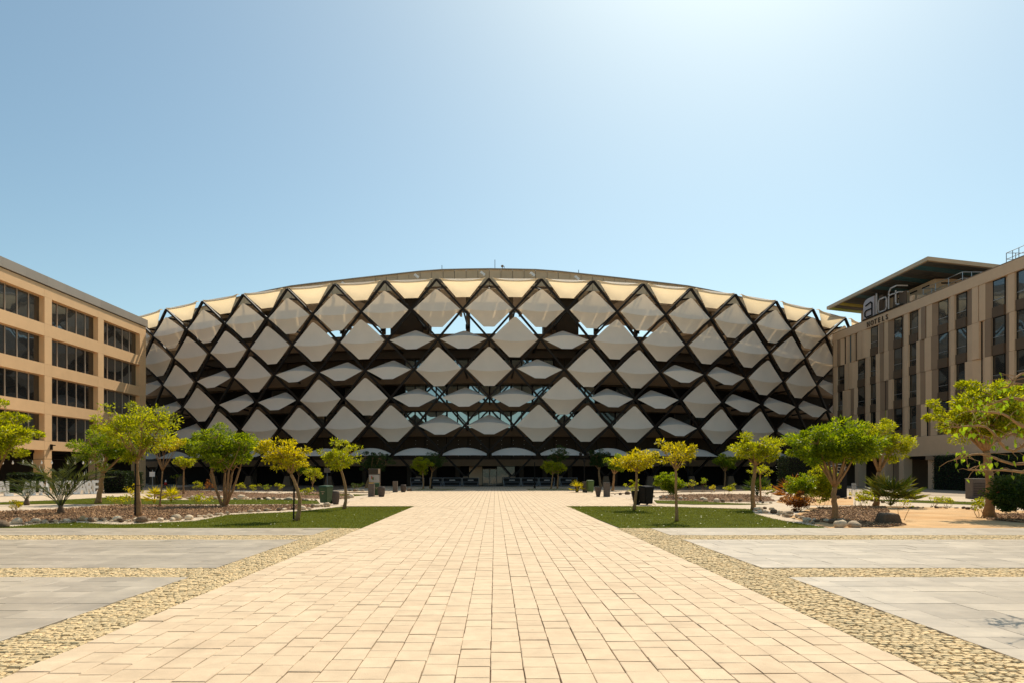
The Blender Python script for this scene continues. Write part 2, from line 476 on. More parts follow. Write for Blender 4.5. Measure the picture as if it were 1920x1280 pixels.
# cobble bands and the grey slab fields, left and right
XO = 17.0
cobL = tag(flat('cobble_band', [(CL, 3), (WL-.004, 3), (WL-.004, YG), (CL, YG)], -0.022, mat['joint']), 'band of small yellow cobbles left of the walkway', kind='structure')
cobR = tag(flat('cobble_band', [(WR+.004, 3), (CR, 3), (CR, YG), (WR+.004, YG)], -0.022, mat['joint']), 'band of small yellow cobbles right of the walkway', kind='structure')
STR = [(11.12, 12.2), (17.35, 18.6)]
cob = []
def cobble_area(x0, x1, y0, y1):
    out = []
    y = y0
    while y < y1 - .04:
        d = random.uniform(.072, .092); x = x0 - random.uniform(0, .06)
        while x < x1:
            l = random.uniform(.07, .125)
            a, b = max(x, x0), min(x + l, x1)
            if b - a > .03:
                g = random.uniform(.0035, .010); dy = random.uniform(-.008, .008)
                out.append((a + g, b - g, y + g + dy, min(y + d, y1) - g + dy))
            x += l
        y += d
    return out
cz = lambda: random.gauss(-.003, .0045)
lay(cobL, 'cobble', 'cobble', cobble_area(CL, WL - .01, 4.0, YG), cz, .010, -.03, .006, 'far_cobbles', 150)
lay(cobR, 'cobble', 'cobble', cobble_area(WR + .01, CR, 4.0, YG), cz, .010, -.03, .006, 'far_cobbles', 150)
for (y0, y1), wd in zip(STR, ('nearer', 'farther')):
    for sx, side in ((-1, 'left'), (1, 'right')):
        x0, x1 = (-XO, CL) if sx < 0 else (CR, XO)
        o = tag(flat('cobble_strip', [(x0, y0), (x1, y0), (x1, y1), (x0, y1)], -0.021, mat['joint']), '%s strip of yellow cobbles crossing the %s slab paving' % (wd, side), kind='structure')
        lay(o, 'cobble', 'cobble', cobble_area(x0, x1, y0, y1), cz, .010, -.03, .006, 'far_cobbles', 0)
for sx, side in ((-1, 'left'), (1, 'right')):
    x0, x1 = (-XO, CL) if sx < 0 else (CR, XO)
    o = tag(flat('slab_paving', [(x0, 3), (x1, 3), (x1, YG), (x0, YG)], -0.024, mat['joint']), 'pale grey stone slab paving on the %s of the walkway' % side, kind='structure')
    sl_ = []
    for y0, y1 in ((3.0, STR[0][0]), (STR[0][1], STR[1][0]), (STR[1][1], YG)):
        nr = max(1, round((y1-y0)/.45)); d = (y1-y0)/nr
        for r in range(nr):
            x = x0 - random.choice((0, .3, .6, .15, .45))
            while x < x1:
                a, b = max(x, x0), min(x + .9, x1)
                if b - a > .05:
                    g = random.uniform(.002, .004)
                    sl_.append((a + g, b - g, y0 + r*d + g, y0 + (r+1)*d - g))
                x += .9
    lay(o, 'slab', 'slab', sl_, lambda: random.gauss(0, .0012), .0025, -.03, .001, 'far_slabs', 150)

# lawns, mulch beds, sand, paths
def gp(px, rnd=False):
    p = [G(*q) for q in px]
    return smooth_pts(p) if rnd else p
sandL = tag(flat('sand_bed', [(-60, YG), (WL-.004, YG), (WL-.004, YP+.3), G(640, 948), G(652, 940), G(690, 930), G(735, 923), (-30, 62), (-60, 62)], -0.030, mat['sand']), 'pale sand between the planted beds on the left', kind='structure')
sandR = tag(flat('sand_bed', [(WR+.004, YG), (60, YG), (60, 62), (30, 62), G(1140, 924), G(1150, 930), G(1222, 938), G(1232, 948), (WR+.004, YP+.3)], -0.031, mat['sand']), 'pale sand between the planted beds on the right', kind='structure')

LAWNS = {
 'l1': [(776.5, 948), (640, 948.6), (592, 954), (531, 959), (463, 961.5), (423, 964), (390, 971), (364, 975), (240, 981), (212, 981.3), (149, 978), (80, 980), (20, 985.5), (-200, 987), (-200, 988.87), (680, 988.87)],
 'l2': [(600, 943), (460, 943.6), (240, 943.8), (100, 943), (0, 944.3), (-100, 945), (-100, 941), (0, 940.2), (110, 936), (230, 929.5), (300, 936), (400, 935), (530, 935), (595, 937)],
 'l3': [(665, 928.5), (695, 926), (640, 924.8), (560, 925), (560, 926.5)],
 'r1': [(1060, 948), (1232, 947.8), (1408, 953), (1416, 962), (1450, 971), (1502, 980), (1545, 987), (1549, 988.87), (1165, 988.87)],
 'r2': [(1226, 936.5), (1300, 938), (1380, 942), (1446, 943.6), (1390, 944.6), (1300, 944.2), (1232, 942)],
 'r3': [(1600, 935), (1690, 939.5), (1850, 945.5), (2000, 951), (2000, 946), (1850, 940.5), (1690, 935.5)],
 'f1': [(768, 918.5), (848, 918.5), (857, 915.2), (790, 915.2)],
 'f2': [(984, 915.2), (992, 918.5), (1085, 918.5), (1070, 915.2)],
}
LBL = {'l1': 'sunlit turf lawn left of the walkway', 'l2': 'curving turf strip behind the left mulch bed', 'l3': 'small turf sliver behind the left forecourt bins',
       'r1': 'sunlit turf lawn right of the walkway', 'r2': 'narrow turf sliver behind the right lawn path', 'r3': 'turf strip along the beige building on the right',
       'f1': 'shaded turf patch left of the arena entrance', 'f2': 'shaded turf patch right of the arena entrance'}
def blades(name, poly, dens, parent, hgt=.035):
    xs = [p[0] for p in poly]; ys = [p[1] for p in poly]
    n = int((max(xs)-min(xs))*(max(ys)-min(ys))*dens); n = min(n, 260000)
    P = np.column_stack([RNG.uniform(min(xs), max(xs), n), RNG.uniform(min(ys), max(ys), n)])
    ins = np.zeros(n, bool); k = len(poly)
    for i in range(k):
        x1, y1 = poly[i]; x2, y2 = poly[i-1]
        if y1 == y2: continue
        c = ((y1 > P[:, 1]) != (y2 > P[:, 1])) & (P[:, 0] < (x2-x1)*(P[:, 1]-y1)/(y2-y1)+x1)
        ins ^= c
    P = P[ins]; n = len(P)
    if n == 0: return
    a = RNG.uniform(0, 2*np.pi, n); wv = .006; h = RNG.uniform(.55, 1.15, n)*hgt
    d = np.column_stack([np.cos(a), np.sin(a)])*wv
    ln = RNG.normal(0, .018, (n, 2))
    V = np.zeros((n, 3, 3), np.float32)
    V[:, 0, :2] = P-d; V[:, 1, :2] = P+d; V[:, 2, :2] = P+ln; V[:, 2, 2] = h
    tag(link(name, fastmesh(name, V.reshape(-1, 3), np.arange(n*3).reshape(n, 3), mat['grass']), parent), kind='stuff')
for k, px in LAWNS.items():
    p = gp(px)
    o = tag(flat('lawn', p, -0.003 if k[0] == 'f' else -0.012, mat['turf']), LBL[k], kind='structure')
    if k in ('l1', 'r1', 'l2'):                 # fallen petals
        V = []; xs = [q[0] for q in p]; ys = [q[1] for q in p]; c = 0
        while c < (150 if k == 'r1' else 70):
            x, y = random.uniform(min(xs), max(xs)), random.uniform(min(ys), max(ys))
            if not inside((x, y), p): continue
            c += 1; a = random.uniform(0, 6.3); r = random.uniform(.015, .035)
            V += [(x+r*math.cos(a+j*1.57), y+r*math.sin(a+j*1.57), .036+random.uniform(0, .02)) for j in range(4)]
        tag(link('fallen_petals', fastmesh('fallen_petals', V, np.arange(len(V)).reshape(-1, 4), mat['petal']), o), kind='stuff')
    blades('grass_blades', p, {'l1': 420, 'r1': 420}.get(k, 160), o)

M1 = gp([(588, 950.5), (560, 953), (430, 960), (400, 964.5), (340, 970.5), (265, 975.5), (180, 973), (120, 975), (0, 980.5), (-150, 984), (-150, 961), (0, 957), (100, 953.5), (200, 946.6), (240, 945.6), (440, 946.2), (588, 944.6)])
M2 = gp([(660, 929), (640, 934), (520, 932), (400, 932.5), (310, 932), (285, 928), (300, 921), (330, 917), (420, 920), (520, 924), (600, 921), (655, 924)])
M3 = gp([(1235, 935), (1320, 938.5), (1400, 939), (1455, 938), (1440, 930), (1400, 925), (1310, 925), (1240, 927)])
M4 = gp([(1500, 966), (1535, 951), (1600, 947.8), (1660, 948.5), (1668, 958), (1648, 970), (1700, 982), (1660, 987), (1600, 985), (1540, 976)])
M5 = gp([(1845, 962), (1960, 962), (2010, 975), (1960, 982), (1850, 972)])
RS = gp([(1480, 968), (1520, 949.5), (1640, 947), (1700, 948), (1800, 950.5), (1900, 954.5), (2060, 962), (2200, 988.8), (1560, 988.8), (1540, 984)])
RS2 = gp([(1455, 940), (1470, 927), (1530, 925), (1600, 930), (1600, 945), (1500, 946)])
tag(flat('red_sand_bed', RS, -0.020, mat['redsand']), 'orange sand bed beside the slab paving on the right', kind='structure')
tag(flat('red_sand_bed', RS2, -0.021, mat['redsand']), 'small orange sand patch behind the right stones', kind='structure')
def chips(name, poly, n, parent):
    xs = [p[0] for p in poly]; ys = [p[1] for p in poly]
    V, Q = [], []
    c = 0
    while c < n:
        x, y = random.uniform(min(xs), max(xs)), random.uniform(min(ys), max(ys))
        if not inside((x, y), poly): continue
        c += 1
        l, wd, h = random.uniform(.02, .07), random.uniform(.01, .025), random.uniform(.006, .014)
        R = Matrix.Rotation(random.uniform(0, 6.3), 3, 'Z') @ Matrix.Rotation(random.gauss(0, .35), 3, 'Y')
        k = len(V); z = random.uniform(-.004, .03)
        for s, t, u in ((-1, -1, 0), (1, -1, 0), (1, 1, 0), (-1, 1, 0), (-.9, -.8, 1), (.9, -.8, 1), (.9, .8, 1), (-.9, .8, 1)):
            v = R @ Vector((s*l, t*wd, u*h)); V.append((v.x+x, v.y+y, v.z+z))
        Q += [(k+4, k+5, k+6, k+7), (k, k+1, k+5, k+4), (k+1, k+2, k+6, k+5), (k+2, k+3, k+7, k+6), (k+3, k, k+4, k+7)]
    tag(link(name, fastmesh(name, V, Q, mat['mulch']), parent), kind='stuff')
for poly, lb, n in ((M1, 'brown bark mulch bed curving behind the left lawn', 11000), (M2, 'far mulch bed behind the left turf strip', 3500), (M3, 'far mulch bed with shrubs right of the walkway', 2500),
                    (M4, 'mulch bed around the big tree on the right', 6500), (M5, 'mulch patch under the tree near the right edge', 2500)):
    o = tag(flat('mulch_bed', poly, -0.014, mat['mulchbed']), lb, kind='structure')
    chips('mulch_chips', poly, n, o)
# paved apron by the two buildings
tag(flat('paved_apron', [(-60, 56), (-26, 56), (-33, 70), (-42, 100), (-60, 100)], -0.016, mat['pave2']), 'pale paving along the left building', kind='structure')
tag(flat('paved_apron', [(26, 52), (60, 45), (60, 100), (42, 100), (34, 70)], -0.016, mat['pave2']), 'pale paving along the right building', kind='structure')
# ---------------------------------------------------------------- the arena
DEL, CX, CY = 0.0595, -0.7, 184.0
ROWR = [104.0, 103.4, 102.7, 101.9, 101.2, 100.5, 99.7, 99.0]
ROWZ = [24.3, 20.95, 17.6, 14.2, 10.9, 7.5, 4.35, 1.1]
ROWD = [2.0, 1.4, 1.15, 0.87, 0.6, 0.4, 0.2, 0.0]
def ring(R, n, z):
    return Vector((CX + R*math.sin(n*DEL), CY - R*math.cos(n*DEL), z))
def node(k, n):
    return ring(ROWR[k], n, ROWZ[k] - ROWD[k]*(abs(n)/8)**2.4)
def outw(n):
    return Vector((math.sin(n*DEL), -math.cos(n*DEL), 0))
ZT = [(0, 27.16), (1.2, 27.1), (2.2, 26.65), (3.5, 26.2), (4.5, 25.95), (5.5, 25.4), (7, 24.4), (9, 22.9), (12, 21.0)]
def roof_top(n):
    n = abs(n)
    return float(np.interp(n, [a for a, _ in ZT], [b for _, b in ZT]))

arena = thing('arena', 'huge rounded arena clad in white diamond sails on a dark diagonal lattice', 'stadium', (CX, 80.0, 0))
# lattice
NN = 10
for k in range(7):
    off = 0 if k % 2 == 0 else .5
    n = -NN + off
    while n <= NN:
        for d in (-.5, .5):
            p, q = node(k, n), node(k+1, n + d)
            w_ = .22
            MB().beam(p, q, w_, .30, outw(n)).build('lattice_strut', mat['steel'], arena)
        n += 1
for n in [x + .5 for x in range(-NN, NN)]:
    p = node(7, n)
    MB().hexa([(p.x-.55, p.y-.55, -.02), (p.x+.55, p.y-.55, -.02), (p.x+.55, p.y+.55, -.02), (p.x-.55, p.y+.55, -.02)],
              [(p.x-.3, p.y-.3, 1.25), (p.x+.3, p.y-.3, 1.25), (p.x+.3, p.y+.3, 1.25), (p.x-.3, p.y+.3, 1.25)]).build('footing', mat['conc'], arena, bevel=.03)
# hubs and tie bars back to the wall
RW = 95.0
for k in (1, 2, 3, 4, 5):
    off = 0 if k % 2 == 0 else .5
    n = -8 + off
    while n <= 8:
        p = node(k, n)
        q = ring(RW, n, p.z - .35)
        b = MB(); b.beam(p - outw(n)*.2, q, .16, .2); b.beam(q + outw(n)*.02, q + outw(n)*.12, .6, .6)
        b.build('tie_bar', mat['steel'], arena)
        n += 1
# sails
EYES = {2: {-1.5, -.5, 1.5}, 3: {-8, -6, -4, -3, -2, 1, 4, 5, 8, 9}, 4: {-8.5, -7.5, -5.5, -4.5, -1.5, -.5, .5, 2.5, 3.5, 5.5, 6.5, 7.5, 8.5}, 5: {-9, -8, -7, -1, 0, 4, 7, 8, 9}}
def sail(k, n, open_):
    """row k sits on the nodes of row k; diamond folded along its middle"""
    L_, R_, T_, B_ = node(k, n-.5), node(k, n+.5), node(k-1, n), node(k+1, n)
    c = (L_ + R_)*.5; W = (R_-L_).length*.5*.905; ex = (R_-L_).normalized()
    ez = (T_-B_).normalized(); en = ex.cross(ez)
    en = -en if en.dot(outw(n)) < 0 else en
    ht = (T_-c).length*.73; hb = (B_-c).length*.605
    if k == 1: ht = (T_-c).length*.66
    base = c + en*.28
    if open_ == 2:          # lowest row: drawn up into a flat arched awning
        def fn(a, b):
            u = a*2 - 1; arch = .62*(1-u*u)
            return base + ex*(u*W*1.0) + Vector((0, 0, -.12 + arch*(1-b))) + en*(.1 + 1.5*b*(1 - .25*u*u)) - Vector((0, 0, .10*abs(u)**3))
        b_ = MB().grid(fn, 14, 5)
    else:
        rise = random.uniform(.9, 1.1)
        ang = rad(random.uniform(49, 54)) if open_ else rad(random.uniform(-2, 3))
        ridge = (.20 if open_ else .40)*rise; sag = (-.42 if open_ else .26)*rise
        angl = ang
        if open_: ang, angl, hb = rad(random.uniform(65, 70)), rad(random.uniform(33, 40)), hb*.62; ht *= .98; sag *= 1.05
        tw = random.gauss(0, .012)
        def place(u, wd, z, o, s):
            x = u*wd; ca, sa = (math.cos(ang), math.sin(ang)) if z >= 0 else (math.cos(angl), math.sin(angl))
            return base + ex*x + ez*((z*ca) - s*(1-u*u) + tw*x) + en*(o - z*sa)
        def up(a, b):
            u = a*2-1; wd = W*((1-b)**.94*.955 + .045); o = ridge*(1-u*u*.9)*(1-b)**1.2
            return place(u, wd, ht*(b + .00), o - .22*math.sin(math.pi*b)*(1-.6*abs(u)), sag*(1-b))
        def lo(a, b):
            u = a*2-1; wd = W*(1-b*.775); o = ridge*(1-u*u*.9)*(1-b)
            return place(u, wd, -hb*b, o - .10*math.sin(math.pi*b), sag*(1-b)*(1-b*.3))
        b_ = MB().grid(up, 10, 7).grid(lo, 10, 5)
    o = b_.build('sail', mat['sail'], arena, smooth=True)
    bm = bmesh.new(); bm.from_mesh(o.data)
    bmesh.ops.remove_doubles(bm, verts=bm.verts, dist=.004)
    bmesh.ops.dissolve_degenerate(bm, edges=bm.edges, dist=.003)
    # the fold stays crisp
    bm.to_mesh(o.data); bm.free()
    if open_ != 2: o.data.set_sharp_from_angle(angle=rad(14))
    return o
for k in range(1, 7):
    n = (-9 if k % 2 else -9.5)
    while n <= 9.5:
        sail(k, n, 2 if k == 6 else (n in EYES.get(k, ())))
        n += 1
# top row: sails between the lattice peaks, sunlit glow boosted by material and lean
for n in [x + .5 for x in range(-10, 10)]:
    A, B = node(0, n-.5), node(0, n+.5); bot = node(1, n)
    c = (A+B)*.5; W = (B-A).length*.5; ex = (B-A).normalized()
    dz = (c.z - bot.z)
    en = outw(n)
    def fn(a, b):
        u = a*2-1
        wd = W*(.86 - .60*b)
        z = .02 - .34*(1-u*u)*(1-b)**1.5 - dz*.60*b
        o = .55 - 1.0*b - .30*math.sin(math.pi*b)*(1-u*u)
        return c + ex*(u*wd) + Vector((0, 0, z)) + en*o
    o = MB().grid(fn, 12, 8).build('top_sail', mat['topsail'], arena, smooth=True)
    def lip(a, b):
        u = a*2-1
        return c + ex*(u*W*.86) + Vector((0, 0, .02 - .34*(1-u*u)*(1-b) + .03*b)) + en*(.55 - .45*b)
    MB().grid(lip, 10, 3).build('top_flap', mat['topsail'], arena, smooth=True)
    pl = MB()
    q0 = node(0, n+.5)
    pl.beam(q0 + Vector((0, 0, -.05)), ring(98.3, n+.5, roof_top(n+.5)-1.5), .22, .28)
    pl.beam(q0 + Vector((0, 0, -1.1)) + en*-.5, ring(98.3, n+.5, roof_top(n+.5)-2.3), .16, .2)
    pl.build('roof_strut', mat['steel'], arena)
# boards added between lattice and roof, slotted to throw sun streaks on sails
n = -9.5
while n < 9.5:
    zc = lambda m_: ROWZ[0] - ROWD[0]*(abs(m_)/8)**2.4 - .75
    for ra, rb, dz in ((102.35, 100.45, 0), (100.2, 98.15, .12)):
        a, b_ = n + random.uniform(.012, .035), n + .25 - random.uniform(.0, .03)
        MB().hexa([ring(ra, a, zc(a)+dz), ring(ra, b_, zc(b_)+dz), ring(rb, b_, zc(b_)+dz), ring(rb, a, zc(a)+dz)],
                  [ring(ra, a, zc(a)+dz+.08), ring(ra, b_, zc(b_)+dz+.08), ring(rb, b_, zc(b_)+dz+.08), ring(rb, a, zc(a)+dz+.08)]).build('streak_slot_board', mat['fascia'], arena)
    n += .25
# roof: clad fascia, soffit and top
n = -11.0
while n < 11:
    m_ = n + .25
    b = MB()
    g = .004
    b.hexa([ring(97.9, n+g, roof_top(n)-2.0), ring(97.9, m_-g, roof_top(m_)-2.0), ring(98.1, m_-g, roof_top(m_)-2.0), ring(98.1, n+g, roof_top(n)-2.0)],
           [ring(97.9, n+g, roof_top(n)), ring(97.9, m_-g, roof_top(m_)), ring(98.1, m_-g, roof_top(m_)), ring(98.1, n+g, roof_top(n))])
    b.build('fascia_panel', mat['fascia'], arena, fix=True)
    n = m_
b = MB(); c2 = MB(); n = -11.0
while n < 11:
    m_ = n + .5
    b.poly([ring(97.88, n, roof_top(n)-1.96), ring(76, n, roof_top(n)-.25), ring(76, m_, roof_top(m_)-.25), ring(97.88, m_, roof_top(m_)-1.96)])
    c2.poly([ring(97.9, n, roof_top(n)-.03), ring(97.9, m_, roof_top(m_)-.03), ring(76, m_, roof_top(m_)+.9), ring(76, n, roof_top(n)+.9)])
    c2.poly([ring(76, n, roof_top(n)-.25), ring(76, n, roof_top(n)+.9), ring(76, m_, roof_top(m_)+.9), ring(76, m_, roof_top(m_)-.25)])
    n = m_
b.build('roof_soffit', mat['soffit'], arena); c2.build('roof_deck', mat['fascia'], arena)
b = MB(); n = -11.0
while n < 11:
    b.beam(ring(98.14, n, roof_top(n)+.05), ring(98.14, n+.5, roof_top(n+.5)+.05), .3, .12); n += .5
b.build('roof_edge_trim', mat['parapet'], arena)
n = -8.0
while n <= 8:
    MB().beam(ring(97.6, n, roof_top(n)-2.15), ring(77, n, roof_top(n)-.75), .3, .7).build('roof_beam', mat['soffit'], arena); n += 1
for n, h in ((-1.03, .7), (.12, 1.3), (.32, .5), (1.95, .6), (-6.9, .9)):
    p = ring(97.9, n, roof_top(n)); MB().tube([p, p + Vector((0, 0, h))], .035, 6).build('antenna_mast', mat['steel'], arena)
p = ring(97.9, .28, roof_top(.28)+.05); MB().lathe(p, [(.05, 0), (.05, .3), (.16, .36), (.18, .5), (.08, .58)], 10).build('roof_beacon', mat['conc'], arena)
for n in (-3.1, -1.5, -.1, .95, 1.9):
    p = ring(99.2, n, roof_top(n)-1.05); MB().beam(p, p + Vector((-.5, -.2, .35)), .28, .3).build('floodlight', mat['white'], arena)

# concrete bowl behind the lattice
def ring_band(n0, n1, ri, ro, z0, z1, step=.25):
    b = MB(); n = n0
    while n < n1 - 1e-6:
        m_ = min(n + step, n1)
        A = [ring(ro, n, z0), ring(ro, m_, z0), ring(ri, m_, z0), ring(ri, n, z0)]
        B = [ring(ro, n, z1), ring(ro, m_, z1), ring(ri, m_, z1), ring(ri, n, z1)]
        i = len(b.v); b.v += [tuple(v) for v in A + B]
        b.f += [(i, i+1, i+5, i+4), (i+4, i+5, i+6, i+7), (i, i+3, i+2, i+1), (i+2, i+3, i+7, i+6)]
        if n == n0: b.f.append((i, i+4, i+7, i+3))
        if m_ == n1: b.f.append((i+1, i+2, i+6, i+5))
        n = m_
    return b
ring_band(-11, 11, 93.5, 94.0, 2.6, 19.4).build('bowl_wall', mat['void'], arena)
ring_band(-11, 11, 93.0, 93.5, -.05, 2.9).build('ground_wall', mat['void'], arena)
for z0, z1, m_, ro in ((17.7, 19.5, 'conc', 96.2), (16.6, 17.6, 'wall', 95.5), (13.2, 15.3, 'conc', 96.0), (9.75, 10.75, 'conc', 95.6), (6.4, 7.5, 'conc', 95.6), (2.55, 3.4, 'conc', 96.0)):
    ring_band(-11, 11, 94.0, ro, z0, z1).build('concrete_band', mat[m_], arena)
n = -11.0
while n < 11:       # perforated cladding above the entrance
    ring_band(n+.008, n+.492, 94.0, 94.9, 3.4, 6.4, .5).build('cladding_panel', mat['wall'], arena); n += .5
n = -11.0
while n < 11:       # plain wall panels beside the upper windows
    if not (-1.95 < n + .25 < 1.75):
        ring_band(n+.006, n+.494, 94.0, 94.6, 15.3, 16.6, .5).build('wall_panel', mat['wall'], arena)
    n += .5
# window bands: blue glass with mullions at the centre, darker bays further round
for z0, z1, n0, n1 in ((15.3, 16.6, -2, 1.75), (10.75, 13.2, -2.0, 2.25), (7.5, 9.75, -2.0, 2.0)):
    n = n0
    while n < n1 - .01:
        g = ring_band(n+.02, n+.48, 94.3, 94.5, z0+.02, z1-.02, .5).build('window', mat['sglass'], arena)
        b = MB()
        for a in (n+.01, n+.25):
            b.hexa([ring(94.62, a-.012, z0), ring(94.62, a+.012, z0), ring(94.3, a+.012, z0), ring(94.3, a-.012, z0)], [ring(94.62, a-.012, z1), ring(94.62, a+.012, z1), ring(94.3, a+.012, z1), ring(94.3, a-.012, z1)])
        b.build('mullion', mat['steel'], g)
        n += .5
for z0, z1 in ((10.75, 13.2), (7.5, 9.75)):
    for n in [x*.5 for x in range(-20, 21)]:
        if abs(n) < 2.4 or abs(n) > 5.6 or random.random() < .45: continue
        ring_band(n+.02, n+.48, 94.2, 94.4, z0+.02, z1-.02, .5).build('window', mat['sglass' if random.random() < .3 and abs(n) < 5 else 'wglass'], arena)
# columns between the parapet and the roof, stair cores
for n in [x + .5 for x in range(-9, 9)]:
    MB().tube([ring(94.6, n, 19.9), ring(94.6, n, roof_top(n)-1.6)], .28, 10).build('roof_column', mat['conc'], arena, smooth=True)
for n0, n1 in ((-2.35, -1.42), (1.28, 2.1), (-8.4, -5.2), (6.3, 8.6)):
    ring_band(n0, n1, 92.5, 94.4, 19.7, 24.6 if abs(n0) < 4 else 23.4).build('stair_core', mat['wall'], arena)
# light in the dark cladding's holes is painted as small pale beads
# entrance: lit doors and posts
for a in (-1.9, -1.3, -.75, .75, 1.3, 1.9, 3, 4, 5, 6, 7, -3, -4, -5, -6, -7):
    p = ring(94.2, a, 0); MB().box(p.x-.3, p.x+.3, p.y-.3, p.y+.3, -.05, 2.56).build('entrance_column', mat['wall'], arena)
for x0, x1 in ((-.62, .28), (.32, 1.22)):
    y = ring(94, 0, 0).y
    d = MB().box(x0-1.0, x1-1.0, y-.06, y, 0.02, 2.2).build('entrance_door', mat['wglass'], arena)
    b = MB()
    for xx in (x0-1.0, x1-1.06): b.box(xx, xx+.06, y-.1, y-.062, 0.02, 2.2)
    b.box(x0-.938, x1-1.062, y-.1, y-.062, 2.12, 2.2).box(x0-.938, x1-1.062, y-.1, y-.062, .02, .1)
    b.build('door_frame', mat['mull'], d)
    MB().tube([(x1-1.12, y-.16, .9), (x1-1.12, y-.16, 1.4)], .02, 6).build('handle', mat['rail'], d)
y = ring(94, 0, 0).y
MB().box(-3.4, -1.68, y-.05, y, .02, 2.5).build('entrance_side_panel', mat['tanb'], arena)
MB().box(.28, 2.6, y-.05, y, .02, 2.5).build('entrance_side_panel', mat['wglass'], arena)
for i, n in enumerate((-2, -1, 0, 1)):       # solid pale beads coloured to look like light through perforations
    for s in (0.28, .55, .8):
        for j in range(5):
            p = ring(94.93, n + s, 3.9 + j*.5)
            MB().lathe(p, [(.03, -.03), (.045, 0), (.03, .03)], 6).build('painted_light_dot', mat['bulb'], arena)

# ---------------------------------------------------------------- office building on the left
LX = -44.0
off_ = thing('office_building', 'tan office block with a grid of deep dark windows on the left', 'building', (LX, 63, 0))
FL = [(4.8, 7.45), (8.57, 11.2), (12.35, 15.0), (16.2, 18.8)]
PY = [(67.0 + 9.0*k - .55 + .25, 67.0 + 9.0*k + .55 + .25) for k in range(-4, 3)]
PY[-1] = (84.62, 86.05)
y_0, y_1 = PY[0][0], PY[-1][1]
bands = [3.9, 4.8], [7.45, 8.57], [11.2, 12.35], [15.0, 16.2], [18.8, 19.9]
for a, b_ in PY:
    for z0, z1 in FL: MB().box(LX-1.0, LX, a, b_, z0, z1).build('pier', mat['tan'], off_)
    for z0, z1 in bands: MB().box(LX-1.0, LX, a+.012, b_-.012, z0+.012, z1-.012).build('pier_cap', mat['tan'], off_)
    MB().box(LX-1.1, LX-.02, a, b_, -.05, 3.9).build('column', mat['tan'], off_)
for (a, b_), (c, d) in zip(PY, PY[1:]):
    for z0, z1 in bands: MB().box(LX-1.0, LX-.004, b_, c, z0, z1).build('spandrel', mat['tan'], off_)
    for z0, z1 in FL:
        if c < 50: continue
        wn = MB(); wn.box(LX-.56, LX-.50, b_, c, z0, z0+.06).box(LX-.56, LX-.50, b_, c, z1-.06, z1)
        wn = wn.build('window', mat['mull'], off_)
        n = 5; l = (c-b_)/n
        for i in range(n):
            tl = random.uniform(-.006, .006)
            x = LX-.53
            MB().hexa([(x, b_+i*l+.03, z0+.06), (x-.02, b_+i*l+.03, z0+.06), (x-.02+tl, b_+(i+1)*l-.03, z0+.06), (x+tl, b_+(i+1)*l-.03, z0+.06)],
                      [(x, b_+i*l+.03, z1-.06), (x-.02, b_+i*l+.03, z1-.06), (x-.02+tl, b_+(i+1)*l-.03, z1-.06), (x+tl, b_+(i+1)*l-.03, z1-.06)]).build('pane', mat['wglass'], wn, fix=True)
            if i: MB().box(LX-.58, LX-.45, b_+i*l-.024, b_+i*l+.024, z0, z1).build('mullion', mat['mull'], wn)
            if random.random() < .35:
                MB().box(LX-.95, LX-.93, b_+i*l+.06, b_+(i+1)*l-.06, z0+random.uniform(.2, 1.2), z1).build('blind', mat['tanb'], wn)
MB().box(LX-18, LX-1.0, y_0, y_1-.02, 3.6, 19.6).build('core', mat['void'], off_)
MB().box(LX-18, LX-5.0, y_0, y_1-2, -.05, 3.6).build('ground_floor_wall', mat['wall'], off_)
MB().box(LX-5, LX-1.15, y_1-.5, y_1-.1, -.05, 3.6).build('end_wall', mat['wall'], off_)
MB().box(LX-.8, LX-.12, y_0, y_1-.1, 19.9, 19.98).build('shadow_gap', mat['void'], off_)
y = y_0; k = 0
while y < y_1 + .2:
    l = 3.02
    MB().box(LX-18, LX+.12, y+.006, min(y+l, y_1+.25)-.006, 19.98, 20.86).build('parapet_panel', mat['parapet'], off_); y += l
MB().box(LX+.0, LX+.22, 67.5, 67.62, 3.95, 4.5).box(LX-.0, LX+.5, 67.52, 67.6, 4.35, 4.45).build('wall_lamp', mat['black'], off_)

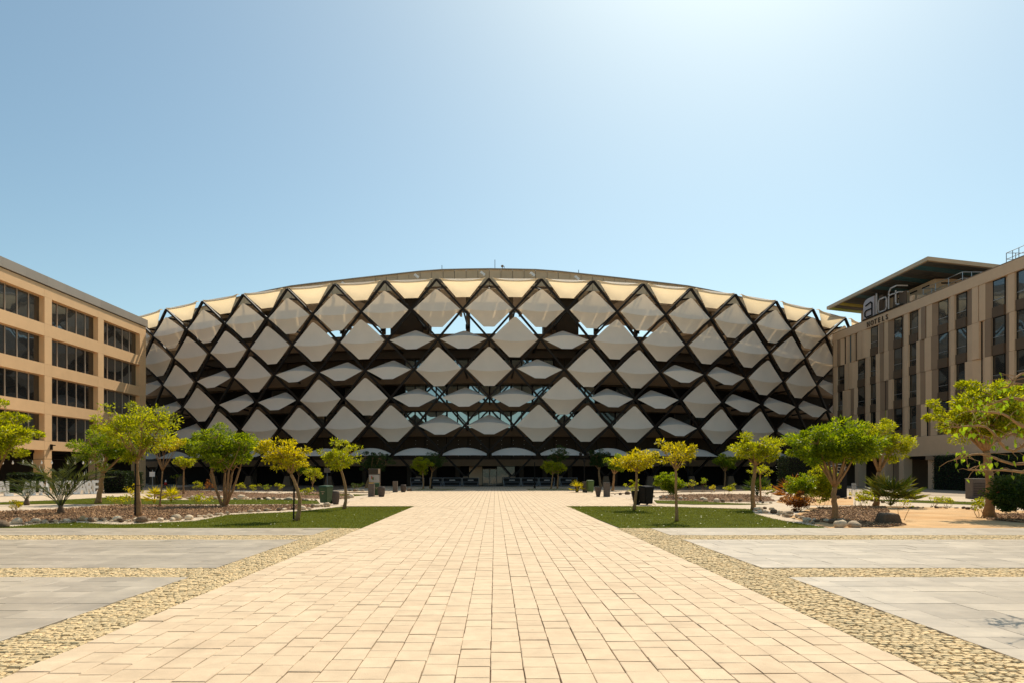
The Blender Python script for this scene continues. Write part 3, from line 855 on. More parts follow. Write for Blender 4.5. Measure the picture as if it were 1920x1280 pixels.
# ---------------------------------------------------------------- hotel on the right
HX = 45.0
hot = thing('hotel_building', 'beige hotel with staggered vertical panels and narrow windows on the right', 'building', (HX, 66, 0))
YE = 91.4; YN = 40.0
FZ = [(5.5, 8.9), (8.9, 12.27), (12.27, 15.63), (15.63, 19.0)]
WC = [89.1, 84.2, 81.3, 76.5, 73.6, 68.8, 66.1, 61.2, 58.4, 53.6, 50.8, 46.0, 43.2]
MB().box(HX+.5, HX+20, YN, YE-.05, 3.2, 19.3).build('core', mat['void'], hot)
MB().box(HX-.08, HX+1.2, YN, YE, 19.0, 20.0).build('top_fascia', mat['tanb'], hot)
MB().box(HX-.04, HX+20, YN, YE+.02, 20.0, 20.12).build('coping', mat['taupe'], hot)
MB().box(HX-.06, HX+.6, YN, YE, 3.45, 5.5).build('base_band', mat['tanb'], hot)
def panel(y0, y1, z0, z1, flip, m1, m2, prouder):
    """folded cladding panel: one flat leaf and one slanting leaf"""
    a = .55 if random.random() < .5 else .45
    ym = y0 + (y1-y0)*(a if flip else 1-a); xo = HX - prouder
    g = .015; z0 += g; z1 -= g
    f = MB(); s = MB()
    ya, yb = (y0+g, ym) if flip else (ym, y1-g)
    f.box(xo, HX+.5, ya, yb, z0, z1)
    yc, yd = (ym, y1-g) if flip else (y0+g, ym)
    x1, x2 = (xo+.01, xo+.26) if flip else (xo+.26, xo+.01)
    s.hexa([(x1, yc, z0), (HX+.5, yc, z0), (HX+.5, yd, z0), (x2, yd, z0)], [(x1, yc, z1), (HX+.5, yc, z1), (HX+.5, yd, z1), (x2, yd, z1)])
    p = f.build('panel', m1, hot); s.build('panel_leaf', m2, p, fix=True)
for r, (z0, z1) in enumerate(FZ):
    wins = [c for c in WC if not (r == 3 and c > 83)]
    edges = [YE]
    for c in wins: edges += [c+.72, c-.72]
    edges.append(YN)
    for i, c in enumerate(wins):
        gx = HX + .17
        sp = MB().box(gx-.10, gx+.2, c-.72, c+.72, z0, z0+.92).build('spandrel', mat['brownp'], hot)
        wf = MB().box(gx, gx+.04, c-.72, c-.66, z0+.92, z1).box(gx, gx+.04, c+.66, c+.72, z0+.92, z1).box(gx, gx+.04, c-.66, c+.66, z1-.07, z1).build('window', mat['black'], hot)
        MB().box(gx+.02, gx+.03, c-.66, c+.66, z0+.92, z0+1.55).build('pane', mat['wglass'], wf)
        MB().box(gx+.02, gx+.03, c-.66, c+.66, z0+1.60, z1-.07).build('pane', mat['wglass'], wf)
        MB().box(gx-.02, gx+.05, c-.66, c+.66, z0+1.55, z0+1.60).build('transom', mat['rail'], wf)
        if random.random() < .4:
            MB().box(gx+.05, gx+.06, c-.66, c+.66, z0+random.uniform(1.6, 2.6), z1-.07).build('blind', mat['tanb'], wf)
    for j in range(0, len(edges)-1, 2):
        y1, y0 = edges[j], edges[j+1]
        if y1 - y0 < 2.4:
            panel(y0, y1, z0, z1, j % 4 == 0, mat['tanb'], mat['tanb' if random.random() < .5 else 'taupe'], random.uniform(.0, .05))
        else:
            n = max(2, round((y1-y0)/1.7)); gap = .09
            cuts = [y0 + (y1-y0)*(q + (random.uniform(-.18, .18) if 0 < q < n else 0))/n for q in range(n+1)]
            for q in range(n):
                a = cuts[q] + (gap/2 if q else 0); b_ = cuts[q+1] - (gap/2 if q < n-1 else 0)
                m1, m2 = random.choice([('tanb', 'taupe'), ('taupe', 'tanb'), ('tanb', 'tanb'), ('tanb', 'taupe')])
                panel(a, b_, z0, z1, random.random() < .5, mat[m1], mat[m2], random.uniform(.0, .07))
                if q: MB().box(HX+.18, HX+.4, cuts[q]-gap/2, cuts[q]+gap/2, z0, z1).build('coloured_slit', mat[random.choice(('red', 'green', 'blue', 'black', 'black', 'black', 'black'))], hot)
# ground floor: columns, deep shade behind
for c in (90.9, 84.9, 79.2, 75.6, 70.5, 63, 55, 47):
    MB().box(HX-.02, HX+.9, c-.5, c+.4, -.05, 3.45).build('column', mat['tanb'], hot)
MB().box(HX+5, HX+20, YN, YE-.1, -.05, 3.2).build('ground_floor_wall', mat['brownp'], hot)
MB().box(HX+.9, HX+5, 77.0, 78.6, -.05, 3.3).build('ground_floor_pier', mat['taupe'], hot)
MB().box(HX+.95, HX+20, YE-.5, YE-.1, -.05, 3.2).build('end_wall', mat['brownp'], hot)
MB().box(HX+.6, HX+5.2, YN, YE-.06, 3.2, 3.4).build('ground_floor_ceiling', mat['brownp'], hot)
MB().box(HX-.35, HX+.5, 66.0, 70.8, 3.0, 3.44).build('entrance_lintel', mat['taupe'], hot)
# roof canopy, penthouse, railings
can = MB().hexa([(HX-.5, 70.2, 23.45), (HX+13, 70.2, 21.9), (HX+13, 91.6, 21.9), (HX-.5, 91.6, 23.45)], [(HX-.5, 70.2, 23.85), (HX+13, 70.2, 22.3), (HX+13, 91.6, 22.3), (HX-.5, 91.6, 23.85)]).build('roof_canopy', mat['fascia'], hot)
for i in range(16):
    ya = 70.5 + i*1.31; zz = lambda x: 23.44 - (x-HX+.5)*1.55/13.5
    m_ = mat['yellow'] if i in (13,) else mat['green'] if i in (15,) else mat['blue'] if i % 3 == 1 else mat['grating']
    MB().hexa([(HX-.3, ya, zz(HX-.3)-.06), (HX+12.5, ya, zz(HX+12.5)-.06), (HX+12.5, ya+1.2, zz(HX+12.5)-.06), (HX-.3, ya+1.2, zz(HX-.3)-.06)],
              [(HX-.3, ya, zz(HX-.3)-.005), (HX+12.5, ya, zz(HX+12.5)-.005), (HX+12.5, ya+1.2, zz(HX+12.5)-.005), (HX-.3, ya+1.2, zz(HX-.3)-.005)]).build('soffit_board', m_, can)
pen = MB().box(HX+3, HX+13, 74.5, 89.5, 20.1, 22.75).build('penthouse', mat['tanb'], hot)
for yy in (75.4, 77.6, 80.4): MB().box(HX+2.96, HX+3.002, yy, yy+1.3, 22.2, 22.36).build('vent_slot', mat['void'], pen)
for xx in (3.7, 5.2): MB().box(HX+xx, HX+xx+1.0, 74.46, 74.502, 22.2, 22.36).build('vent_slot', mat['void'], pen)
MB().box(HX-.1, HX+.2, 73.4, 73.9, 20.12, 20.7).box(HX+.2, HX+1.0, 72.9, 73.1, 20.12, 20.6).build('roof_plinth', mat['tanb'], hot)
def railing(x0, x1, y0, y1, z, h, nm='roof_railing'):
    b = MB(); r = .035
    ps = [(x0, y0), (x1, y0), (x1, y1), (x0, y1)]
    for (xa, ya), (xb, yb) in zip(ps, ps[1:] + ps[:1]):
        n = 3
        for i in range(n):
            t = i/n; b.tube([(xa+(xb-xa)*t, ya+(yb-ya)*t, z), (xa+(xb-xa)*t, ya+(yb-ya)*t, z+h)], r, 6)
        for hh in (h, h*.55): b.tube([(xa, ya, z+hh), (xb, yb, z+hh)], r*.8, 6)
    b.build(nm, mat['rail'], hot)
railing(HX+1.0, HX+3.5, 59.2, 61.4, 20.12, 1.25); railing(HX+1.0, HX+3.5, 55.5, 58.4, 20.12, 1.5)
railing(HX+1.3, HX+4.0, 67.6, 73.8, 20.12, 1.35)
# rooftop sign
sg = thing('rooftop_sign', 'hotel name sign of pale letters standing on the right roof edge', 'sign', (HX-.1, 79, 20.12))
def stroke(pts, wd, m_, nm, x=HX-.12, dep=.10):
    b = MB()
    for (ya, za), (yb, zb) in zip(pts, pts[1:]):
        d = Vector((0, yb-ya, zb-za)).normalized()*wd*.45
        b.beam(Vector((x, ya, za))-d, Vector((x, yb, zb))+d, wd, dep, Vector((1, 0, 0)))
    return b.build(nm, m_, sg)
lm = mat['white']
pa = MB(); pts = [(83.25, 20.12), (80.85, 20.12), (80.85, 22.55), (82.2, 22.55), (82.8, 22.42), (83.15, 22.1), (83.25, 21.6)]
for x in (HX-.1, HX+.3): pa.poly([(x, a, b) for a, b in pts])
for (a, b), (c, d) in zip(pts, pts[1:] + pts[:1]): pa.poly([(HX-.1, a, b), (HX-.1, c, d), (HX+.3, c, d), (HX+.3, a, b)])
pa.build('letter_panel', M('sign_panel', (0.46, 0.40, 0.40), 0.5, 0.05), sg, fix=True)
stroke([(82.55, 21.75), (81.5, 21.95), (81.22, 21.75), (81.22, 20.35), (82.45, 20.35), (82.75, 20.55), (82.75, 20.95), (82.45, 21.15), (81.3, 21.15)], .13, mat['black'], 'letter', HX-.16)
lmat = M('sign_letter', (0.52, 0.47, 0.44), 0.5, 0.05)
stroke([(80.3, 20.3), (80.3, 22.6)], .15, lmat, 'letter')
stroke([(79.7, 20.3), (78.5, 20.3), (78.25, 20.55), (78.25, 21.55), (78.5, 21.8), (79.7, 21.8), (79.92, 21.55), (79.92, 20.55), (79.7, 20.3)], .13, lmat, 'letter')
stroke([(77.8, 20.3), (77.8, 22.1), (77.4, 22.5), (76.3, 22.5)], .13, lmat, 'letter'); stroke([(77.8, 21.75), (76.95, 21.75)], .12, lmat, 'letter')
stroke([(76.45, 21.95), (76.45, 20.6), (76.2, 20.35), (75.9, 20.35)], .13, lmat, 'letter'); stroke([(76.75, 21.7), (75.95, 21.7)], .12, lmat, 'letter')
b = MB(); b.beam((HX-.12, 76.25, 22.5), (HX+1.1, 76.25, 22.5), .12, .13); b.beam((HX-.12, 75.9, 21.7), (HX+1.0, 75.9, 21.7), .12, .13); b.build('letter_return', lmat, sg)
for a, c, zt in ((80.6, 79.75, 22.4), (79.6, 78.4, 21.7), (77.7, 76.9, 21.6), (76.6, 75.2, 21.7)):
    MB().box(HX+.32, HX+.40, c, a, 20.13, zt).build('backing_panel', mat['brownp'], sg)
MB().box(HX-.2, HX+.5, 75.2, 83.3, 20.12, 20.2).build('sign_base', mat['black'], sg)

def text_mesh(s, size, ext, m_, name, parent, org, facing, sx=1.0, bold=0.0):
    cu = bpy.data.curves.new(name, 'FONT'); cu.body = s; cu.size = size; cu.extrude = ext; cu.resolution_u = 3; cu.offset = bold
    o = bpy.data.objects.new(name, cu); COL.objects.link(o)
    bpy.context.view_layer.update()
    dg = bpy.context.evaluated_depsgraph_get()
    me = bpy.data.meshes.new_from_object(o.evaluated_get(dg))
    bpy.data.objects.remove(o); bpy.data.curves.remove(cu)
    if facing == '-x': R = Matrix(((0, 0, -1), (-sx, 0, 0), (0, 1, 0)))
    else:
        a = facing; R = Matrix(((math.cos(a)*sx, 0, math.sin(a)), (math.sin(a)*sx, 0, -math.cos(a)), (0, 1, 0)))
    T = Matrix.Translation(Vector(org) - (root_loc(parent) if parent else Vector())) @ R.to_4x4()
    me.transform(T); me.materials.clear(); me.materials.append(m_)
    return link(name, me, parent)
for i, ch in enumerate('HOTELS'):
    text_mesh(ch, .82, .05, mat['brownp'], 'small_letter', hot, (HX-.13, 82.35 - i*.80, 19.15), '-x', 1.0, .012)
# ---------------------------------------------------------------- planting
def leaf_quads(C, axis, size, asp, fold=.18):
    """C (n,3) bases, axis (n,3) unit; one pointed blade each"""
    n = len(C)
    r = RNG.normal(0, 1, (n, 3)); r[:, 2] += .25
    side = np.cross(axis, r); side /= np.linalg.norm(side, axis=1, keepdims=True) + 1e-9
    nor = np.cross(side, axis)
    L = (size*RNG.uniform(.65, 1.25, n))[:, None]; Wd = L*asp*.5
    V = np.zeros((n, 4, 3), np.float32)
    V[:, 0] = C
    V[:, 1] = C + axis*L*.48 + side*Wd + nor*L*fold*.3
    V[:, 2] = C + axis*L - nor*L*fold*.4
    V[:, 3] = C + axis*L*.48 - side*Wd + nor*L*fold*.3
    return V.reshape(-1, 3)

def clump_leaves(centers, radii, per, size, asp, ctr, droop=.15, flat_=.75):
    Cs, Ax = [], []
    for c, r in zip(centers, radii):
        k = max(6, int(per*RNG.uniform(.7, 1.3)))
        d = RNG.normal(0, 1, (k, 3)); d /= np.linalg.norm(d, axis=1, keepdims=True)
        rr = r*RNG.uniform(.15, 1, (k, 1))**.6
        p = np.array(c) + d*rr*np.array([1, 1, flat_])
        out = (np.array(c)-np.array(ctr)); out = out/(np.linalg.norm(out)+1e-6)
        a = d*.8 + out*.45 + RNG.normal(0, .45, (k, 3)); a[:, 2] -= droop - .12
        a /= np.linalg.norm(a, axis=1, keepdims=True)
        Cs.append(p); Ax.append(a)
    C = np.concatenate(Cs); A = np.concatenate(Ax)
    return leaf_quads(C, A, size, asp)

def bez(p0, p1, p2, n):
    return [p0*(1-t)**2 + p1*2*t*(1-t) + p2*t*t for t in [i/n for i in range(n+1)]]

def tree(label, base, crown, leaf, tr=.06, fork=None, stems=1, dens=1.0, size=.125, asp=.38, bark='bark', name='tree', group=None, bend=0.0, nclump=None, limbs=6, base_off=0.0, spread=.25, hollow=.35, sprig=.22, cat='tree', flat_=.58):
    X, Y = G(*base)
    s = Y/FPX
    x0, x1, y0, y1 = crown
    cx = ((x0+x1)/2-VX)*s; rx = (x1-x0)/2*s; zt = EYE+(VY-y0)*s; zb = EYE+(VY-y1)*s
    cz = (zt+zb)/2; rz = (zt-zb)/2; ry = rx*random.uniform(.85, 1.0)
    root = thing(name, label, cat, (X, Y, -.01), group)
    ctr = np.array([cx, Y, cz])
    vol = rx*ry*rz
    cr = max(.10, min(.34, .30*(vol**(1/3))))          # clump radius
    if nclump is not None: nclump = int(nclump*.72) if nclump > 24 else nclump
    else: nclump = int(np.clip(19*(rx*ry*rz)/(cr**3)/14, 12, 70))
    cl = []
    while len(cl) < nclump:
        d = RNG.normal(0, 1, 3); d /= np.linalg.norm(d)
        if d[2] < -.55 and RNG.random() < .6: continue
        r = (hollow + (1-hollow)*RNG.random()**.55)*(1 - .9*cr/max(rx, rz)*.5)
        lump = .84 + .20*math.sin(4.1*d[0]+2.0*d[2]+X*7) + .17*math.sin(5.3*d[1]+3.3*d[2]+Y) + RNG.normal(0, .08)
        p = ctr + d*r*lump*np.array([rx, ry, rz])
        cl.append(p)
    for _ in range(int(nclump*sprig)):
        d = RNG.normal(0, 1, 3); d[2] = abs(d[2])*.8; d /= np.linalg.norm(d)
        cl.append(ctr + d*np.array([rx, ry, rz])*RNG.uniform(.95, 1.1))
    rad_ = [cr*RNG.choice([RNG.uniform(.45, .8), RNG.uniform(.8, 1.35)]) for _ in cl]
    # wood
    tk = MB(); br = MB()
    zf = EYE+(VY-fork)*s if fork else zb + rz*.15
    ends = []
    for q in range(stems):
        a = 2*math.pi*q/max(stems, 1) + random.uniform(-.4, .4)
        o = Vector((math.cos(a), math.sin(a), 0))*(spread*.35 if stems > 1 else 0)
        p0 = Vector((X, Y, -.03)) + o*.5
        top = Vector((X + (cx-X)*.55, Y, zf)) if stems == 1 else Vector((X + (cx-X)*.5 + math.cos(a)*rx*.45, Y + math.sin(a)*ry*.4, zf + random.uniform(-.1, .25)))
        mid = (p0+top)*.5 + Vector((bend + random.uniform(-.04, .04), random.uniform(-.05, .05), 0)) + o*.2
        pts = bez(p0, mid*2 - (p0+top)*.5, top, 9)
        pts = [p + Vector((random.gauss(0, tr*.12), random.gauss(0, tr*.12), 0)) for p in pts]
        t1 = tr*(1 if stems == 1 else .62)
        tk.tube(pts, [t1*(1.35 if i == 0 else 1.12 if i == 1 else 1 - .3*i/9) for i in range(10)], 10)
        ends.append((pts[-1], t1*.7))
    lim = []
    for i in range(limbs):
        e, r0 = ends[i % len(ends)]
        a = 2*math.pi*(i+random.uniform(-.3, .3))/limbs
        tgt = Vector((cx + math.cos(a)*rx*.58, Y + math.sin(a)*ry*.58, cz + rz*random.uniform(-.15, .55)))
        md = (e+tgt)*.5 + Vector((random.uniform(-.1, .1), random.uniform(-.1, .1), -.10*rz + random.uniform(0, .15)))
        pts = bez(e, md, tgt, 6); lim.append(pts)
        br.tube(pts, [r0*.72*(1-.78*k/6) for k in range(7)], 6)
    for c in cl:
        c = Vector(c)
        best = min(((p - c).length + (.25 if k < 2 else 0), j, k) for j, L_ in enumerate(lim) for k, p in enumerate(L_))
        p = lim[best[1]][best[2]]
        md = (p + c)*.5 + Vector((random.gauss(0, .03), random.gauss(0, .03), -.05))
        br.tube([p, md, c], [max(tr*.16, .006), max(tr*.11, .005), .003], 4, cap=False)
    tk.build('trunk', mat[bark], root, smooth=True)
    br.build('branches', mat[bark], root, smooth=True)
    per = 74*dens*(cr/.25)**2*(.125/size)**2
    V = clump_leaves(cl, rad_, per, size, asp, ctr, flat_=flat_)
    loc = root_loc(root); V = V - np.array([loc.x, loc.y, loc.z], np.float32)
    k = len(V)//4
    link('crown', fastmesh('crown', V, np.arange(k*4).reshape(k, 4), mat[leaf]), root)
    return root

TG = 'trees planted in the beds and lawns'
tree('dense green tree cut off by the left edge of the picture', (-22, 966), (-75, 56, 752, 892), 'l_yg', .09, 905, dens=1.0, group=TG, limbs=7)
tree('tall airy tree with stout bark trunk in the left mulch bed', (259, 967), (176, 328, 756, 866), 'l_yg', .115, 862, dens=.8, bend=.03, limbs=9, hollow=.45, group=TG, nclump=66)
tree('dark green tree leaning behind the tall airy tree on the left', (184, 942.5), (138, 262, 806, 880), 'l_green', .15, 886, dens=1.0, group=TG, limbs=7)
tree('slim bare-stemmed tree with thin yellow crown in left bed', (299, 949), (270, 350, 806, 862), 'l_yel', .045, 882, dens=.55, limbs=8, nclump=26, group=TG)
tree('little tree with flat crown in the far left mulch bed', (344, 925), (326, 366, 856, 880), 'l_yg', .07, 880, dens=.9, limbs=5, group=TG)
tree('knee-high sapling with round head beside the traffic cone', (330, 914), (322, 339, 887, 899), 'l_green', .03, 899, dens=.8, nclump=10, limbs=4, group=TG)
tree('broad dense green tree with many fanned trunks', (420, 947), (352, 487, 800, 889), 'l_green', .115, 885, stems=6, dens=1.25, limbs=12, spread=.5, group=TG, nclump=125, hollow=.35)
tree('golden yellow leaning tree tied to a stake on left lawn', (556, 975), (484, 590, 826, 887), 'l_yel', .075, 888, dens=.95, bend=.16, limbs=7, group=TG, nclump=62)
tree('yellow-green tree with curved trunk by the left lawn corner', (645, 953), (594, 676, 826, 888), 'l_yg', .075, 880, dens=.8, bend=.10, limbs=6, group=TG, nclump=44)
tree('small green tree behind the golden tree on the left', (583, 921), (572, 606, 872, 906), 'l_yg', .05, 908, dens=.9, limbs=5, group=TG, nclump=22)
tree('small bushy tree half hidden by the golden crown', (556, 917), (546, 582, 868, 892), 'l_green', .06, 893, dens=.9, limbs=5, group=TG, nclump=22)
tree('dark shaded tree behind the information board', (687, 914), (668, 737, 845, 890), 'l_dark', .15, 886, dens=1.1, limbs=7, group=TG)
tree('sunlit-topped tree in the shade left of the entrance', (794, 915.2), (770, 812, 858, 888), 'l_yg', .085, 884, dens=1.0, limbs=6, group=TG)
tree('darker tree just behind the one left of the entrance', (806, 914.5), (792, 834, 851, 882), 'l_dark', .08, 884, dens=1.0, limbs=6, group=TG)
tree('shaded tree with leaning stem right of the entrance', (1033, 915.2), (1018, 1060, 862, 890), 'l_yg', .08, 888, dens=1.0, limbs=6, group=TG)
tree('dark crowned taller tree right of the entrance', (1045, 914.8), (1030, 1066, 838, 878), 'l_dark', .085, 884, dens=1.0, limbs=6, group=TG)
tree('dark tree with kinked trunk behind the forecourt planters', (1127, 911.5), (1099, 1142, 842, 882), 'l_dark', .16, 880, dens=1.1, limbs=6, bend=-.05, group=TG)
tree('dark round tree behind the golden tree on the right lawn', (1149, 919), (1132, 1176, 853, 891), 'l_green', .13, 888, dens=1.1, limbs=6, group=TG)
tree('golden tree at the near corner of the right lawn', (1189, 955), (1157, 1237, 842, 891), 'l_yel', .072, 884, dens=1.0, bend=.06, limbs=7, group=TG, nclump=54)
tree('spindly yellow tree alone in the middle of right lawn', (1269, 976), (1226, 1307, 822, 884), 'l_yel', .055, 880, dens=.8, bend=.02, limbs=7, group=TG, nclump=34, hollow=.5)
tree('small green tree in the far bed beyond the right lawn', (1358, 914), (1340, 1382, 850, 884), 'l_green', .09, 884, dens=1.0, limbs=5, group=TG)
tree('tall yellow-green tree at the stone edge of right lawn', (1412, 954), (1371, 1469, 816, 873), 'l_yg', .10, 872, dens=1.05, limbs=8, group=TG, bend=-.02, nclump=70)
tree('slender tree leaning behind the tall one at the stones', (1426, 938), (1404, 1446, 868, 892), 'l_yg', .06, 888, dens=.8, limbs=5, group=TG, nclump=18)
tree('broad umbrella-shaped tree with forked pale trunk', (1567, 972), (1489, 1636, 796, 878), 'l_green', .115, 912, dens=1.4, limbs=9, group=TG, nclump=125, hollow=.35)
tree('taller tree right behind the umbrella-shaped one', (1642, 947), (1604, 1700, 786, 880), 'l_yg', .13, 884, dens=1.1, limbs=8, group=TG, nclump=74)
tree('large spreading tree beside the hotel near the right edge', (1856, 969), (1763, 1925, 716, 842), 'l_yg', .17, 845, dens=1.3, limbs=12, group=TG, nclump=150)

SHG = 'low shrubs in the planted beds'
def shrub(label, base, crown, leaf='l_yg', **k):
    kw = dict(tr=.02, stems=4, dens=.7, size=.09, asp=.5, name='shrub', cat='shrub', group=SHG, limbs=6, nclump=12, spread=.3, hollow=.2, fork=(base[1]*.65+crown[3]*.35 if crown[3] < base[1] else base[1]-2))
    kw.update(k)
    return tree(label, base, crown, leaf, **kw)
shrub('round bright green bush left of the far right bed', (1254, 931), (1232, 1279, 888, 929), 'l_green', dens=1.5, nclump=110, stems=5)
shrub('reddish-brown low bush at the foot of the green ones', (1496, 957), (1472, 1524, 922, 956), 'l_red', nclump=70, dens=1.0)
shrub('upright green bush with reddish foot on the right', (1499, 955), (1477, 1526, 889, 938), 'l_green', nclump=95, dens=1.1)
shrub('taller yellow-green bush left of the umbrella tree trunk', (1540, 951), (1514, 1566, 878, 946), 'l_yg', nclump=110, dens=1.1)
shrub('large dark bush cut off by the right edge', (1902, 974), (1862, 1955, 893, 974), 'l_dark', nclump=130, dens=1.3, size=.1)
shrub('leafy low shrub at the foot of the right edge tree', (1836, 968), (1816, 1852, 926, 960), 'l_yg', nclump=16)
shrub('thin shrub with few leaves between rock and umbrella tree', (1622, 955), (1606, 1640, 916, 944), 'l_yg', nclump=13)
shrub('thin shrub left of the fan palm with yellow leaves', (1608, 949), (1596, 1618, 914, 942), 'l_yel', nclump=9)
for i, (bx, by, c, lf, tx) in enumerate([
    (1296, 922, (1286, 1306, 898, 916), 'l_yg', 'small pale shrub right of the round bush'),
    (1319, 920, (1310, 1330, 890, 912), 'l_green', 'upright green shrub in the far right bed'),
    (1336, 922, (1326, 1346, 908, 920), 'l_yel', 'low yellowish shrub in the far right bed'),
    (1365, 929, (1350, 1382, 906, 926), 'l_yg', 'rounded shrub left of the tall stone-edge tree'),
    (1440, 930, (1420, 1458, 904, 926), 'l_yg', 'yellow-green shrub right of the tall stone-edge tree'),
    (1752, 947, (1738, 1772, 928, 940), 'l_yg', 'small low shrub on the turf strip by the hotel'),
    (1775, 948, (1764, 1792, 932, 943), 'l_yg', 'tiny shrub near the hotel turf strip'),
    (374, 921, (360, 386, 902, 918), 'l_yg', 'low shrub in front of the arena left of the bush pair'),
    (392, 922, (382, 402, 900, 918), 'l_red', 'brownish shrub in the far left bed'),
    (453, 922, (442, 466, 902, 918), 'l_yg', 'low shrub right of the many-trunked tree'),
    (479, 923, (468, 492, 904, 918), 'l_yg', 'rounded low shrub in the far left sand'),
    (501, 922, (492, 510, 906, 918), 'l_green', 'small dark shrub in the far left sand'),
    (525, 922, (516, 536, 904, 918), 'l_yg', 'small twiggy shrub left of the golden tree trunk'),
    (371, 946, (352, 394, 926, 943), 'l_yg', 'loose shrub left of the fanned trunks'),
    (248, 946, (236, 262, 905, 940), 'l_yel', 'pale shrub behind the stout bark trunk'),
    (570, 929, (552, 592, 914, 926), 'l_yg', 'ground shrub behind the green wheeled bin'),
    (30, 962, (14, 44, 936, 956), 'l_yel', 'thin sapling at the left edge of the mulch bed'),
    (225, 944, (196, 242, 928, 942), 'l_yg', 'yellowish ground shrubs on the left turf strip'),
    (1190, 935, (1174, 1204, 897, 926), 'l_yg', 'leafy plant growing from the planter by black bin'),
    (665, 921, (655, 680, 901, 917), 'l_dark', 'dark shrub left of the information board')]):
    shrub(tx, (bx, by), c, lf)
shrub('leafless twig sapling right of the dark boulder', (1693, 973), (1672, 1722, 930, 952), 'l_yg', nclump=7, dens=.25, stems=2, tr=.018)

def frond_palm(label, base, height_px, half_px, leaf, nf=15, name='palm', leaflets=26):
    X, Y = G(*base); s = Y/FPX; Hh = height_px*s; Wd = half_px*s
    root = thing(name, label, 'palm', (X, Y, -.01), 'palms in the planted beds')
    MB().lathe((X, Y, 0), [(.13, -.03), (.15, .06), (.11, .2), (.07, .34)], 10).build('trunk', mat['barkd'], root, smooth=True)
    st = MB(); Cs, Ax = [], []
    for i in range(nf):
        a = 2*math.pi*(i + random.uniform(-.3, .3))/nf
        up = random.choice((1.0, .75, .45, .95, .6)); rch = Wd*(1.05-.45*up)*random.uniform(.85, 1.1)
        tip = Vector((X + math.cos(a)*rch*1.2, Y + math.sin(a)*rch, Hh*up*random.uniform(.8, 1)))
        p0 = Vector((X, Y, .2)); md = p0*.35 + tip*.65 + Vector((0, 0, Hh*.22))
        md.x = X + (tip.x-X)*.4; md.y = Y + (tip.y-Y)*.4
        pts = bez(p0, md, tip, leaflets)
        st.tube(pts[::3] + [pts[-1]], [.014*(1-.8*k/(len(pts[::3]))) for k in range(len(pts[::3])+1)], 5)
        for k in range(4, leaflets+1):
            d = (pts[k]-pts[k-1]).normalized(); sd = d.cross(Vector((0, 0, 1)))
            sd = sd.normalized() if sd.length > .05 else Vector((1, 0, 0))
            for sg_ in (-1, 1):
                ax = (sd*sg_*.8 + d*.75 + Vector((0, 0, .28)) + Vector((random.gauss(0, .1), random.gauss(0, .1), random.gauss(0, .1)))).normalized()
                Cs.append(pts[k]); Ax.append(ax)
    st.build('frond_stems', mat['l_palm'], root)
    V = leaf_quads(np.array([tuple(c) for c in Cs]), np.array([tuple(c) for c in Ax]), .30*Hh/1.6, .06, .05)
    V = V - np.array([X, Y, -.01], np.float32); k = len(V)//4
    link('leaflets', fastmesh('leaflets', V, np.arange(k*4).reshape(k, 4), mat[leaf]), root)
frond_palm('feathery date palm in the left mulch bed', (114, 961), 112, 88, 'l_palm', 17)
frond_palm('dark young palm on the left turf strip by white letters', (50, 945), 52, 46, 'l_dark', 13, leaflets=20)

def fan_palm(label, base, height_px, half_px, leaf='l_fan', nf=22):
    X, Y = G(*base); s = Y/FPX; Hh = height_px*s; Wd = half_px*s
    root = thing('fan_palm', label, 'palm', (X, Y, -.01), 'palms in the planted beds')
    st = MB(); Cs, Ax = [], []
    for i in range(nf):
        a = 2*math.pi*i/nf + random.uniform(-.2, .2); e = random.uniform(.25, 1.25)
        d = Vector((math.cos(a)*math.cos(e), math.sin(a)*math.cos(e), math.sin(e)))
        L_ = .55*min(Hh, Wd)*random.uniform(.8, 1.1)
        h = Vector((X, Y, .05)) + Vector((d.x*Wd*.75, d.y*Wd*.75, d.z*Hh*.62))
        st.tube([(X, Y, .03), (Vector((X, Y, .1))+h)*.5 + Vector((0, 0, .08)), h], [.016, .012, .008], 5)
        sd = d.cross(Vector((0, 0, 1))).normalized()
        for k in range(17):
            b_ = (k-8)/8*1.35
            ax = (d*math.cos(b_) + sd*math.sin(b_) + Vector((0, 0, random.gauss(-.08, .06)))).normalized()
            Cs.append(h); Ax.append(ax)
    st.build('leaf_stalks', mat[leaf], root)
    V = leaf_quads(np.array([tuple(c) for c in Cs]), np.array([tuple(c) for c in Ax]), .52*Hh, .10, .05)
    V = V - np.array([X, Y, -.01], np.float32); k = len(V)//4
    link('fans', fastmesh('fans', V, np.arange(k*4).reshape(k, 4), mat[leaf]), root)
fan_palm('bushy fan palm with yellowing tips in front of the hotel', (1670, 948), 60, 44, nf=30)
fan_palm('small fan palm behind the tall stone-edge tree', (1420, 929), 34, 24, 'l_dark', nf=16)
fan_palm('small fan palm with orange leaves beside the red bush', (1482, 936), 44, 18, 'l_red', nf=12)
fan_palm('yellow tuft of palm leaves left of the slim bare-stemmed tree', (289, 944), 30, 12, 'l_yel', nf=10)
fan_palm('yellow tuft of palm leaves right of the slim bare-stemmed tree', (321, 941), 28, 12, 'l_yel', nf=10)

